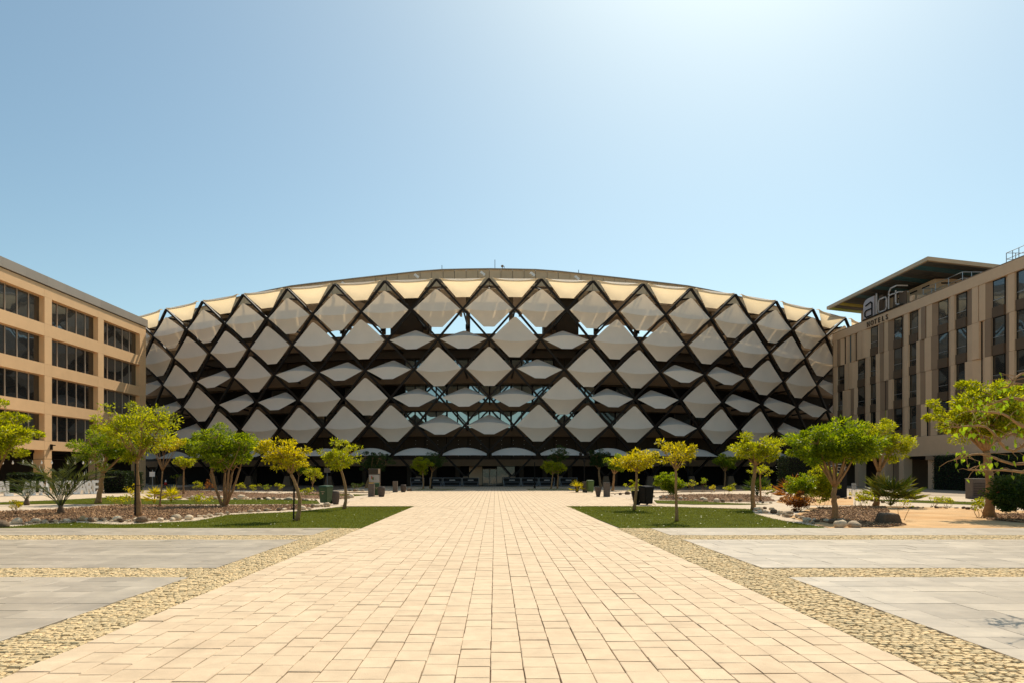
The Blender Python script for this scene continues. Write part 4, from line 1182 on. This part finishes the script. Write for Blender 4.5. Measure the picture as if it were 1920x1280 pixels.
def hedge(label, x0, x1, y0, y1, h, n):
    o = thing('hedge', label, 'hedge', ((x0+x1)/2, (y0+y1)/2, -.02), 'clipped hedges by the buildings')
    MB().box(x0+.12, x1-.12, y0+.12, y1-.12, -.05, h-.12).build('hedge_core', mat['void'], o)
    P, A = [], []
    areas = [((x1-x0)*h, 'f'), ((x1-x0)*(y1-y0), 't'), ((y1-y0)*h, 'l'), ((y1-y0)*h, 'r')]
    tot = sum(a for a, _ in areas)
    for ar, f in areas:
        k = int(n*ar/tot)
        u, v = RNG.random(k), RNG.random(k); j = RNG.normal(0, .05, k)
        if f == 'f': p = np.column_stack([x0+u*(x1-x0), y0+.08+j, v*h]); nn = (0, -1, .2)
        elif f == 't': p = np.column_stack([x0+u*(x1-x0), y0+v*(y1-y0), h-.08+j]); nn = (0, 0, 1)
        elif f == 'l': p = np.column_stack([x0+.08+j, y0+u*(y1-y0), v*h]); nn = (-1, 0, .2)
        else: p = np.column_stack([x1-.08+j, y0+u*(y1-y0), v*h]); nn = (1, 0, .2)
        a = RNG.normal(0, .6, (k, 3)) + np.array(nn); a /= np.linalg.norm(a, axis=1, keepdims=True)
        P.append(p); A.append(a)
    V = leaf_quads(np.concatenate(P), np.concatenate(A), .14, .5)
    l_ = root_loc(o); V = V - np.array([l_.x, l_.y, l_.z], np.float32); k = len(V)//4
    link('foliage', fastmesh('foliage', V, np.arange(k*4).reshape(k, 4), mat['l_hedge']), o)
hedge('tall dark clipped hedge wall under the hotel', 44.2, 45.6, 61.0, 69.0, 3.35, 9000)
hedge('second dark hedge under the hotel near the right edge', 43.9, 45.5, 52.0, 59.5, 3.2, 8000)
hedge('low clipped hedge block behind the tree left of letters end', *(lambda a, b: (a, b, 57.5, 60.5))((192-VX)*57.5/FPX, (234-VX)*57.5/FPX), 1.75, 5000)
hedge('long low hedge behind the white letters', (20-VX)*59/FPX, (70-VX)*59/FPX, 58.6, 60.2, 1.62, 4000)
hedge('dark clipped hedge before the arena near the umbrella tree', (1478-VX)*62/FPX, (1552-VX)*62/FPX, 62, 64.5, 3.2, 6000)

# near tree whose heart-shaped leaves hang in from the right
nt_ = thing('heart_leaf_tree', 'near branch with big heart-shaped leaves reaching in from the right edge', 'tree', (9.6, 9.4, -.02))
tk = MB(); tk.tube(bez(Vector((9.6, 9.4, -.05)), Vector((9.5, 9.5, 1.2)), Vector((9.3, 9.3, 2.1)), 8), [.11*(1-.04*i) for i in range(9)], 10)
tk.build('trunk', mat['bark'], nt_, smooth=True)
def heart_mesh(L_):
    o = [(0, 0), (.16, -.10), (.36, -.08), (.46, .10), (.43, .34), (.28, .62), (.12, .85), (0, 1.08)]
    V = []; F = []
    for i, (x, y) in enumerate(o): V.append((x*L_*.86, y*L_, .10*abs(x)*L_ - .16*L_*(y*.8)**2))
    for i, (x, y) in enumerate(o[1:-1]): V.append((-x*L_*.86, y*L_, .10*abs(x)*L_ - .16*L_*(y*.8)**2))
    V.append((0, .5*L_, -.03*L_)); c = len(V)-1
    right = list(range(8)); left = [0] + list(range(8, 14)) + [7]
    for a, b in zip(right, right[1:]): F.append((c, a, b))
    for a, b in zip(left, left[1:]): F.append((c, b, a))
    me = bpy.data.meshes.new('leaf'); me.from_pydata(V, [], F); me.materials.append(mat['l_heart'])
    me.polygons.foreach_set('use_smooth', [True]*len(F)); return me
hm = [heart_mesh(l) for l in (.052, .063, .074, .042)]
BR = [[(2000, 800), (1920, 868), (1840, 850), (1792, 860)], [(1990, 790), (1900, 845), (1850, 800), (1790, 800)], [(2010, 760), (1930, 800), (1880, 775), (1820, 770)],
      [(2020, 740), (1960, 760), (1900, 745), (1850, 760)], [(2010, 800), (1950, 878), (1880, 880), (1815, 880)], [(2000, 770), (1950, 830), (1900, 812), (1862, 830)], [(2010, 720), (1960, 700), (1915, 700), (1890, 725)]]
brm = MB(); spots = []
for bi, path in enumerate(BR):
    yy = 9.3 - .12*(bi % 3)
    pts = [Vector((9.3, 9.3, 2.1 if bi % 2 else 1.9))] + [Pt(x, y, yy + .10*i*(1 if bi % 2 else -1)) for i, (x, y) in enumerate(path)]
    fine = []
    for i in range(len(pts)-1):
        p0, p1, p2, p3 = pts[max(i-1, 0)], pts[i], pts[i+1], pts[min(i+2, len(pts)-1)]
        for t in (0, .25, .5, .75): fine.append(.5*((2*p1)+(p2-p0)*t+(2*p0-5*p1+4*p2-p3)*t*t+(3*p1-p0-3*p2+p3)*t**3))
    fine.append(pts[-1])
    brm.tube(fine, [.030*(1-.85*k/len(fine)) + .003 for k in range(len(fine))], 6)
    for k in range(5, len(fine)):
        for _ in range(random.choice((1, 2, 2)) if k < len(fine)-3 else 5):
            o = Vector((random.gauss(0, .10), random.gauss(0, .12), random.gauss(0, .07)))
            brm.tube([fine[k], fine[k]+o*.5+Vector((0, 0, .02)), fine[k]+o], [.005, .004, .003], 4, cap=False)
            spots.append(fine[k]+o)
brm.build('branches', mat['bark'], nt_, smooth=True)
b0 = root_loc(nt_)
for p in spots:
    o = link('leaf', random.choice(hm), nt_, p - b0)
    o.rotation_euler = (rad(random.uniform(-105, -50)), rad(random.uniform(-30, 30)), random.uniform(0, 6.28))

# ---------------------------------------------------------------- stones
def rock_mesh(seed, boxy=0.0, sub=3):
    rg = np.random.default_rng(seed)
    bm = bmesh.new(); bmesh.ops.create_icosphere(bm, subdivisions=sub, radius=.5)
    ks = rg.normal(0, 1, (6, 3)); ph = rg.uniform(0, 6.28, 6)
    for v in bm.verts:
        p = np.array(v.co)/.5
        f = 1 + sum(.06*math.sin(2.2*float(np.dot(k, p)) + a) for k, a in zip(ks, ph))
        if boxy:
            m_ = np.max(np.abs(p)); f *= (1-boxy) + boxy*(.82/m_)
            f += .03*math.sin(9*p[0]+ph[0])*math.sin(8*p[2]+ph[1])
        v.co = Vector(p*.5*f)
        if v.co.z < -.28: v.co.z = -.28 + (v.co.z+.28)*.2
    me = bpy.data.meshes.new('rock'); bm.to_mesh(me); bm.free()
    me.polygons.foreach_set('use_smooth', [not boxy]*len(me.polygons))
    return me
def angular_mesh(seed, flat_top=False):
    rg = np.random.default_rng(seed); bm = bmesh.new()
    if flat_top: P = [(-.5, -.42, -.4), (.52, -.4, -.4), (.48, .4, -.4), (-.5, .38, -.4), (-.36, -.33, .30), (-.05, -.36, .36), (.40, -.30, .34), (.42, .3, .42), (-.3, .3, .44), (-.5, -.1, .05), (.53, .05, .0)]
    else: P = [tuple(v/np.linalg.norm(v)*np.array([.5, .48, .42])*rg.uniform(.85, 1.05)) for v in rg.normal(0, 1, (16, 3))]
    for p in P: bm.verts.new(p)
    r = bmesh.ops.convex_hull(bm, input=bm.verts)
    bmesh.ops.delete(bm, geom=[g for g in r['geom_interior'] if isinstance(g, bmesh.types.BMVert)], context='VERTS')
    bmesh.ops.bevel(bm, geom=bm.edges, offset=.035, segments=2, affect='EDGES', clamp_overlap=True)
    me = bpy.data.meshes.new('rock'); bm.to_mesh(me); bm.free(); return me
RM = [rock_mesh(i, 0, 2) for i in range(6)] + [angular_mesh(40+i) for i in range(4)]
def rock(label, px, py, wpx, hpx, m_='rock', group=None, mesh=None, dx=0, dy=0):
    X, Y = G(px, py); s = Y/FPX
    me = (mesh or random.choice(RM)).copy(); me.materials.clear(); me.materials.append(mat[m_])
    o = link('rock', me); w_ = wpx*s; h = hpx*s
    o.scale = (w_, w_*random.uniform(.65, 1.1), h/.82*random.uniform(.8, 1.2)); o.location = (X+dx, Y+dy, h*random.uniform(.16, .32))
    o.rotation_euler = (random.uniform(-.2, .2), random.uniform(-.25, .25), random.uniform(-1.5, 1.5))
    return tag(o, label, 'rock', group)
rock('pale round boulder at the edge of the left mulch bed', 330, 973, 19, 12, mesh=RM[0])
rock('brown stone beside the feathery palm', 155, 974, 14, 9, 'redsand', mesh=RM[1])
rock('dark boulder cut off at the left picture edge', 6, 987, 26, 13, 'darkrock', mesh=RM[2])
rock('big flat-topped dark boulder on the orange sand', 1664, 980, 44, 25, 'darkrock', mesh=angular_mesh(31, True)).rotation_euler = (0, 0, .15)
rock('smooth brown stone nearest the slab paving on right', 1575, 987, 23, 13, mesh=RM[3])
rock('banded flat stone right of the smooth brown one', 1602, 986.5, 23, 12, mesh=RM[4])
ORD1 = 'first second third fourth fifth sixth seventh eighth ninth tenth eleventh twelfth thirteenth fourteenth fifteenth sixteenth seventeenth eighteenth nineteenth'.split()
TENS = {20: 'twent', 30: 'thirt', 40: 'fort', 50: 'fift'}
def ordinal(n):
    if n < 20: return ORD1[n-1]
    t = n//10*10
    return TENS[t] + ('ieth' if n == t else 'y-' + ORD1[n-t-1])
def rock_line(label, group, pts, step, wpx, hpx, jx=3, jy=.8, m_='rock', dark=.15):
    made = []
    for (xa, ya), (xb, yb) in zip(pts, pts[1:]):
        n = max(1, int(abs(xb-xa)/step))
        for i in range(n):
            t = (i+random.random()*.6)/n
            w_ = random.choice((random.uniform(.4, .8), random.uniform(.7, 1.1), random.uniform(.9, 1.5)))*wpx
            dk = random.random() < dark; px = xa+(xb-xa)*t+random.uniform(-jx, jx)
            o = rock(label, px, ya+(yb-ya)*t+random.uniform(-jy, jy), w_, w_/wpx*hpx*random.uniform(.8, 1.15), 'darkrock' if dk else m_, group)
            made.append((px, o, ('small ' if w_ < .7*wpx else 'big ' if w_ > 1.15*wpx else '') + ('dark' if dk else 'pale')))
    made.sort(key=lambda q: q[0])
    for i, (px, o, look) in enumerate(made):
        o['label'] = '%s stone from the left, %s, %s' % (ordinal(i+1), look, label)
rock_line('edging the front of the left mulch bed', 'stones edging the left mulch bed', [(20, 981), (120, 977), (180, 975), (262, 977), (345, 972), (400, 966), (432, 961)], 8.5, 13, 7, 4, 1.2)
rock_line('at the thin end of the left mulch bed', 'stones at the thin end of the left mulch bed', [(440, 960), (520, 955.5), (590, 952)], 13, 11, 5)
rock_line('in the row behind the left turf strip', 'stones behind the left turf strip', [(278, 931), (330, 934.5), (420, 934.5), (520, 935), (600, 937)], 8.5, 10, 5.5, 2, .8, dark=.25)
rock_line('piled beside the dark green wheeled bin', 'stones beside the green wheeled bin', [(585, 950), (606, 948.5), (622, 946.5)], 6, 11, 7)
rock_line('in the pile right of the barrel planter', 'stones right of the left planter', [(638, 934), (652, 933), (664, 932)], 5, 11, 9, dark=.4)
rock_line('behind the pedestals on the right', 'dark stones behind the right pedestals', [(1152, 926), (1172, 925), (1190, 926)], 5.5, 9, 5, dark=.7)
rock_line('in the row beyond the right lawn', 'stones beyond the right lawn path', [(1226, 931), (1260, 934), (1300, 936.5), (1380, 940), (1450, 941.5)], 9, 9, 5.5, 3, 1.2, dark=.3)
rock_line('heaped along the right end of right lawn', 'stones heaped at the end of the right lawn', [(1412, 951), (1440, 957), (1455, 962), (1480, 967), (1505, 973), (1530, 979)], 3.2, 12, 7.5, 10, 3, dark=.15)
rock_line('at the umbrella tree foot', 'dark stones at the umbrella tree foot', [(1528, 977), (1545, 975), (1562, 980), (1590, 980)], 7, 18, 11, 3, 1, dark=.8)
rock_line('edging the back of the orange sand', 'stones edging the orange sand', [(1690, 951), (1740, 950), (1790, 951.5), (1830, 954)], 9, 9, 4.5, 3, .6, dark=.6)
rock_line('in the far row by the hotel totem', 'far stones by the hotel sign', [(1568, 933), (1590, 934), (1612, 936), (1660, 941)], 9, 11, 6, 3, 1, dark=.6)
rock_line('in the shaded bed left of the forecourt', 'shaded stones left of the forecourt', [(640, 919), (670, 920), (720, 919)], 9, 9, 4.5, 3, .8, dark=.6)
rock_line('beside the shaded left turf patch', 'shaded stones beside the left turf patch', [(738, 920.5), (770, 919.5)], 7, 8, 4, 2, .5, dark=.3)

# ---------------------------------------------------------------- bins, planters, pedestals, signs
def wheelie(label, px, py, m_, wd=.52, dp=.6, h=1.02, rot=0, group='wheeled bins'):
    X, Y = G(px, py); Y += dp/2
    r = thing('wheeled_bin', label, 'bin', (X, Y, 0), group); r.rotation_euler = (0, 0, rot)
    def part(b, nm, mm, bev=0, par=r):
        me = b.mesh(nm, mat[mm]); bm = bmesh.new(); bm.from_mesh(me); bmesh.ops.recalc_face_normals(bm, faces=bm.faces)
        if bev: bmesh.ops.bevel(bm, geom=bm.edges, offset=bev, segments=2, affect='EDGES', clamp_overlap=True)
        bm.to_mesh(me); bm.free(); return link(nm, me, par)
    w2, d2 = wd/2, dp/2; k = .80
    body = part(MB().hexa([(-w2*k, -d2*k, .06), (w2*k, -d2*k, .06), (w2*k, d2*k, .06), (-w2*k, d2*k, .06)], [(-w2*.97, -d2*.97, h-.10), (w2*.97, -d2*.97, h-.10), (w2*.97, d2*.97, h-.10), (-w2*.97, d2*.97, h-.10)]), 'body', m_, .025)
    part(MB().box(-w2, w2, -d2, d2, h-.13, h-.08), 'rim', m_, .012)
    part(MB().hexa([(-w2*1.03, -d2*1.06, h-.075), (w2*1.03, -d2*1.06, h-.075), (w2*1.03, d2, h-.06), (-w2*1.03, d2, h-.06)], [(-w2*.9, -d2*.9, h-.015), (w2*.9, -d2*.9, h-.015), (w2*.9, d2*.9, h+.01), (-w2*.9, d2*.9, h+.01)]), 'lid', m_, .012)
    part(MB().tube([(-w2*.8, d2+.05, h-.08), (w2*.8, d2+.05, h-.08)], .016, 8), 'handle', m_)
    for sx in (-1, 1):
        part(MB().tube([(sx*w2*.78, d2*.86, .095), (sx*w2*.98, d2*.86, .095)], .095, 14), 'wheel', 'bbin')
    if m_ == 'gbin':
        b = MB()
        for zz, ww in ((h*.66, .13), (h*.58, .05), (h*.54, .05)): b.box(-ww, ww, -d2*.94, -d2*.925, zz, zz+.02)
        part(b, 'printed_mark', 'tanb', par=body)
    return r
wheelie('dark green wheeled bin beside the stone pile', 608.5, 944, 'gbin', .56, .6, 1.0, rad(-24))
wheelie('bright green wheeled bin among pedestals right of the plaza', 1107.5, 922.5, 'lbin', .56, .6, 1.05, rad(8))
wheelie('black wheeled bin at the edge of the right lawn', 1214, 946, 'bbin', .60, .62, 1.0, rad(25))
wheelie('green wheeled bin hidden between pedestal and planter', 705, 929.5, 'gbin', .42, .5, .97, rad(5))
def pot(label, px, py, wpx, hpx, prof, m_='pot'):
    X, Y = G(px, py); s = Y/FPX; r = wpx*s/2; h = hpx*s; Y += r
    o = thing('planter', label, 'planter', (X, Y, 0), 'round stone planters')
    MB().lathe((X, Y, 0), [(r*a, h*b) for a, b in prof] + [(r*prof[-1][0]*.85, h), (r*prof[-1][0]*.82, h*.93)], 22).build('pot', mat[m_], o, smooth=True)
    MB().lathe((X, Y, h*.9), [(r*prof[-1][0]*.80, 0), (r*prof[-1][0]*.79, .02)], 18).build('soil', mat['mulchbed'], o)
    return o, X, Y, h, r
BAR = [(.72, 0), (.86, .2), (.98, .5), (1.0, .62), (.94, .85), (.84, 1.0)]
VAS = [(.50, 0), (.66, .3), (.88, .65), (1.0, .86), (.95, .97), (.97, 1.0)]
pot('barrel-shaped brown planter right of the dark green bin', 628, 944.8, 14, 25, BAR)
pot('barrel-shaped planter before the information board', 714, 930.4, 14, 19, BAR)
pot('dark barrel planter left of the shaded turf patch', 755.5, 921.6, 11, 14, BAR)
pot('vase-shaped planter beside the tall pedestal on the right', 1122.5, 930.4, 13.5, 18.5, VAS)
pot('vase planter with a small palm right of the plaza', 1082.5, 922, 10.5, 14.5, VAS)
pot('black planter behind the golden tree trunk on the right', 1195, 945.3, 19, 26, VAS, 'bbin')
fan_palm('tiny palm growing in the vase planter on the plaza', (1082.5, 922), 22, 9, 'l_yel', nf=9)
def pedestal(label, px, py, wpx, hpx, m_='pedestal', slots=False):
    X, Y = G(px, py); s = Y/FPX; w_ = wpx*s/2; h = hpx*s
    o = thing('pedestal', label, 'bollard', (X, Y+w_, 0), 'square stone litter pedestals')
    MB().box(X-w_, X+w_, Y, Y+2*w_, 0, h).build('shaft', mat[m_], o, bevel=.02)
    MB().box(X-w_*1.03, X+w_*1.03, Y-w_*.03, Y+2.03*w_, h+.003, h+.05).build('cap', mat[m_], o, bevel=.015)
    b = MB()
    for i in range(5): b.box(X-w_*.7, X+w_*.7, Y-.012, Y-.003, h*(.25+.12*i), h*(.25+.12*i)+.03)
    if slots: b.build('perforation', mat['void'], o)
pedestal('tall stone pedestal left of the info board bins', 695.5, 930.2, 11, 23)
pedestal('slim stone pedestal in the shade left of the turf patch', 740.5, 921.8, 8.5, 19.5)
pedestal('dark pedestal left of the bright green bin', 1097, 922, 8, 19)
pedestal('tall dark pedestal right of the vase planter', 1138.5, 930.3, 11, 25)
pedestal('black perforated litter box behind the dark green bin', 619, 943.3, 8, 30, 'bbin', True)

def board():
    X, Y = G(702, 925.5); s = Y/FPX
    o = thing('information_board', 'brown information board with map panels behind the left bins', 'sign', (X, Y, 0))
    xa, xb = (691-VX)*s, (713-VX)*s; z = lambda py: EYE+(VY-py)*s
    MB().box(xa, xb, Y, Y+.16, -.02, z(877.5)).build('post', mat['pot'], o, bevel=.02)
    MB().box(xa+.04, xb-.05, Y-.025, Y-.003, z(903), z(889)).build('map_panel', mat['greyp'], o)
    MB().box(xa+.30, xa+.42, Y-.032, Y-.027, z(898.5), z(893.5)).build('map_spot', mat['lbin'], o)
    MB().box(xa+.22, xa+.30, Y-.032, Y-.027, z(897), z(891)).build('map_mark', mat['red'], o)
    MB().box(xa+.02, xb-.02, Y-.025, Y-.003, z(907), z(903.4)).build('stripe', mat['orange'], o)
    MB().box(xa+.06, xb-.22, Y-.025, Y-.003, z(887), z(879)).build('title_panel', mat['wall'], o)
    MB().box(xb-.16, xb-.03, Y-.025, Y-.003, z(887), z(878)).build('side_panel', mat['tanb'], o)
board()
# small notice on a post before the arena
def notice(label, px, pyb, pyt, x0, x1, y0, y1, m_):
    X, Y = G(px, pyb); s = Y/FPX
    o = thing('notice', label, 'sign', (X, Y, 0))
    MB().tube([(X, Y, -.02), (X, Y, EYE+(VY-pyt)*s)], .04, 8).build('post', mat['rail'], o)
    MB().box((x0-VX)*s, (x1-VX)*s, Y-.09, Y-.05, EYE+(VY-y1)*s, EYE+(VY-y0)*s).build('plate', mat[m_], o)
notice('dim notice board on a post left of the dark tree', 613.5, 911, 878, 608, 620, 876, 885, 'taupe')
notice('white notice plate on a post left of the slim tree', 286, 916, 880, 281, 291, 883.5, 892.5, 'white')
notice('pale blue poster on a post behind the left trees', 199, 922, 868, 194, 203, 868, 884, 'parapet')
def pole(label, px, pyb, pyt, arms=False):
    X, Y = G(px, pyb); s = Y/FPX; h = EYE+(VY-pyt)*s
    o = thing('lamp_post', label, 'lamp post', (X, Y, 0), 'thin dark posts on the forecourt')
    MB().tube([(X, Y, -.02), (X, Y, .25), (X, Y, .26), (X, Y, h)], [.11, .11, .055, .045], 10).build('shaft', mat['black'], o)
    if arms:
        MB().beam((X-.35, Y, h-.15), (X+.35, Y, h-.15), .08, .08).build('arm', mat['black'], o)
        for sx in (-.35, .35): MB().lathe((X+sx, Y, h-.14), [(.06, 0), (.14, .12), (.15, .3), (.05, .42)], 10).build('lantern', mat['black'], o)
        MB().lathe((X, Y, EYE+(VY-866)*s), [(.06, 0), (.13, .1), (.12, .3), (.06, .36)], 8).build('speaker', mat['black'], o)
pole('thin dark post right of the entrance steps', 1002.5, 914.5, 865)
pole('dark lamp post with twin heads right of the plaza', 1095.5, 918, 852, True)
pole('dark lamp post with twin heads behind the spindly tree', 1290, 914, 838, True)
pole('short black bollard before the left entrance tree', 809.5, 915, 897)

# crowd barriers in front of the doors
def barrier(x0, x1, y, label):
    o = thing('crowd_barrier', label, 'barrier', ((x0+x1)/2, y, 0), 'dark crowd barriers before the entrance')
    b = MB()
    for z in (.15, .55, 1.05): b.tube([(x0, y, z), (x1, y, z)], .025, 6)
    for x in (x0, x1): b.tube([(x, y, .12), (x, y, 1.08)], .025, 6)
    b.build('rails', mat['rail'], o)
    for x in (x0+.15, x1-.15):
        f = MB(); f.tube([(x-.02, y-.35, .02), (x, y, .45), (x-.02, y+.35, .02)], .022, 6); f.build('foot', mat['rail'], o)
    MB().box(x0+.05, x1-.05, y-.008, y+.008, .17, 1.02).build('mesh_panel', mat['black'], o)
    MB().box((x0+x1)/2-.35, (x0+x1)/2+.35, y-.03, y-.012, .72, .84).build('name_plate', mat['greyp'], o)
for i, (a, b_) in enumerate(((770, 795), (806, 829), (831, 865), (867, 898), (944, 976), (978, 1009), (1011, 1040), (1050, 1082))):
    s = 83.6/FPX
    barrier((a-VX)*s, (b_-VX)*s, 83.6, ('leftmost', 'second', 'third', 'fourth', 'fifth', 'sixth', 'seventh', 'rightmost')[i] + ' dark crowd barrier in the row before the entrance')

# white standing letters, string lights, cone, hotel totem, cafe chair, air unit
ls = thing('letter_sign', 'row of large white standing letters on the left by the palms', 'sign', (-34, 53, 0))
pa_, pb_ = Vector((*G(-6, 929.2), 0)), Vector((*G(186, 924.2), 0))
txt = 'AL AIN SQUARE'; dirv = (pb_-pa_); ang = math.atan2(dirv.y, dirv.x); stp = dirv.length/len(txt)
for i, ch in enumerate(txt):
    if ch == ' ': continue
    p = pa_ + dirv*(i/len(txt))
    text_mesh(ch, 1.5, .14, mat['white'], 'letter', ls, (p.x, p.y, .02), ang, .62 if ch != 'I' else .9, .03)
MB().beam(pa_ + Vector((0, 0, .005)), pb_ + Vector((0, 0, .005)), .5, .03).build('base_plate', mat['white'], ls)
sw = thing('string_lights', 'string of small round lamps hung across the left ground floor', 'lights', Pt(0, 862, 56))
pts = []
for i in range(41):
    t = i/40; px = -20 + 200*t
    pts.append(Pt(px, 861 + 1.5*math.sin(t*9), 56) - Vector((0, 0, .0)))
MB().tube(pts, .018, 5).build('cable', mat['black'], sw)
for px in (5, 24, 43, 61, 78, 97, 127, 141, 156, 170):
    p = Pt(px, 862.5, 56)
    b = MB().lathe(p - Vector((0, 0, .2)), [(.02, -.10), (.07, -.05), (.075, .02), (.03, .10), (.02, .2)], 10).build('lamp', mat['bulb'], sw, smooth=True)
for px in (-20, 180):
    q = Pt(px, 861, 56); MB().tube([(q.x, q.y, -.02), (q.x, q.y, q.z+.1)], .05, 8).build('pole', mat['black'], sw)
X, Y = G(310.5, 914); cn = thing('traffic_cone', 'red and white traffic cone on a dark block at left', 'cone', (X, Y, 0)); s = Y/FPX
MB().box(X-.42, X+.42, Y-.3, Y+.3, -.02, .30).build('block', mat['pedestal'], cn, bevel=.04)
MB().box(X-.2, X+.2, Y-.2, Y+.2, .303, .34).build('base', mat['bbin'], cn)
MB().lathe((X, Y, .343), [(.17, 0), (.105, .3)], 14).build('cone_body', mat['conered'], cn, smooth=True)
MB().lathe((X, Y, .646), [(.104, 0), (.05, .25)], 14).build('white_sleeve', mat['white'], cn, smooth=True)
X, Y = G(1575, 931); tt = thing('hotel_totem', 'tall black hotel totem sign behind the umbrella tree', 'sign', (X, Y, 0)); s = Y/FPX
MB().hexa([((1556-VX)*s, Y, -.02), ((1588-VX)*s, Y, -.02), ((1588-VX)*s, Y+.5, -.02), ((1556-VX)*s, Y+.5, -.02)], [((1556-VX)*s, Y, EYE+(VY-873)*s), ((1588-VX)*s, Y, EYE+(VY-868)*s), ((1588-VX)*s, Y+.5, EYE+(VY-868)*s), ((1556-VX)*s, Y+.5, EYE+(VY-873)*s)]).build('slab', mat['black'], tt)
text_mesh('aloft', .62, .01, mat['parapet'], 'lettering', tt, ((1557.5-VX)*s, Y-.014, EYE+(VY-881.5)*s), 0.0, 1.0)
MB().box((1564-VX)*s, (1577-VX)*s, Y-.02, Y-.003, EYE+(VY-887)*s, EYE+(VY-885)*s).build('blue_line', M('blue_line', (.06, .22, .38), .5), tt)
def chair(px, py, rot, label):
    X, Y = G(px, py); o = thing('cafe_chair', label, 'chair', (X, Y, 0), 'metal cafe chairs by the hotel'); o.rotation_euler = (0, 0, rot)
    def pt(b, nm): link(nm, b.mesh(nm, mat['rail']), o)
    pt(MB().box(-.22, .22, -.22, .22, .44, .47), 'seat')
    for x in (-.2, .2):
        for y in (-.2, .2): pt(MB().tube([(x*1.1, y*1.1, 0), (x, y, .44)], .014, 6), 'leg')
        pt(MB().tube([(x, .2, .44), (x, .26, .88)], .014, 6), 'back_post')
    for z in (.58, .68, .78, .86): pt(MB().box(-.2, .2, .2+(z-.44)*.13, .215+(z-.44)*.13, z, z+.05), 'back_slat')
chair(1606, 928, .3, 'metal cafe chair on the hotel terrace left of the palm')
chair(1595, 929, -2.6, 'metal cafe chair facing the other one by the totem')
X, Y = G(1836, 933.5); s = Y/FPX
ac = thing('air_unit', 'grey louvred air unit under the hotel behind the right tree', 'machine', (X, Y, 0))
MB().box(X-.44, X+.44, Y, Y+.7, -.02, 1.28).build('case', mat['pedestal'], ac, bevel=.02)
for i in range(8): MB().box(X-.38, X+.38, Y-.02, Y-.003, .2+i*.11, .25+i*.11).build('louvre', mat['wall'], ac)
MB().box(X-.46, X+.46, Y-.02, Y+.72, 1.283, 1.32).build('lid', mat['parapet'], ac)
X, Y = G(1866, 935); MBo = MB().box(X-.2, X+.28, Y, Y+.4, .52, .78).box(X-.2, X-.1, Y, Y+.4, -.02, .52).box(X+.18, X+.28, Y, Y+.4, -.02, .52)
tag(MBo.build('red_box', mat['conered']), 'red box on legs behind the right edge bush', 'box')
# stakes tied to trunks
def stake(label, px, py, ptop, tie):
    X, Y = G(px, py); s = Y/FPX
    o = thing('tree_stake', label, 'stake', (X, Y, 0))
    MB().tube([(X, Y, -.05), (X+.02, Y, EYE+(VY-ptop)*s)], .032, 8).build('post', mat['black'], o)
    MB().tube([(X-.05, Y-.03, EYE+(VY-tie)*s), (X+.2, Y-.12, EYE+(VY-tie)*s), (X+.25, Y+.03, EYE+(VY-tie)*s)], .014, 5).build('tie', mat['black'], o)
stake('dark stake strapped to the stout bark trunk', 253, 967.5, 868, 909)
stake('dark stake beside the golden leaning tree', 550.5, 974.5, 905, 917)
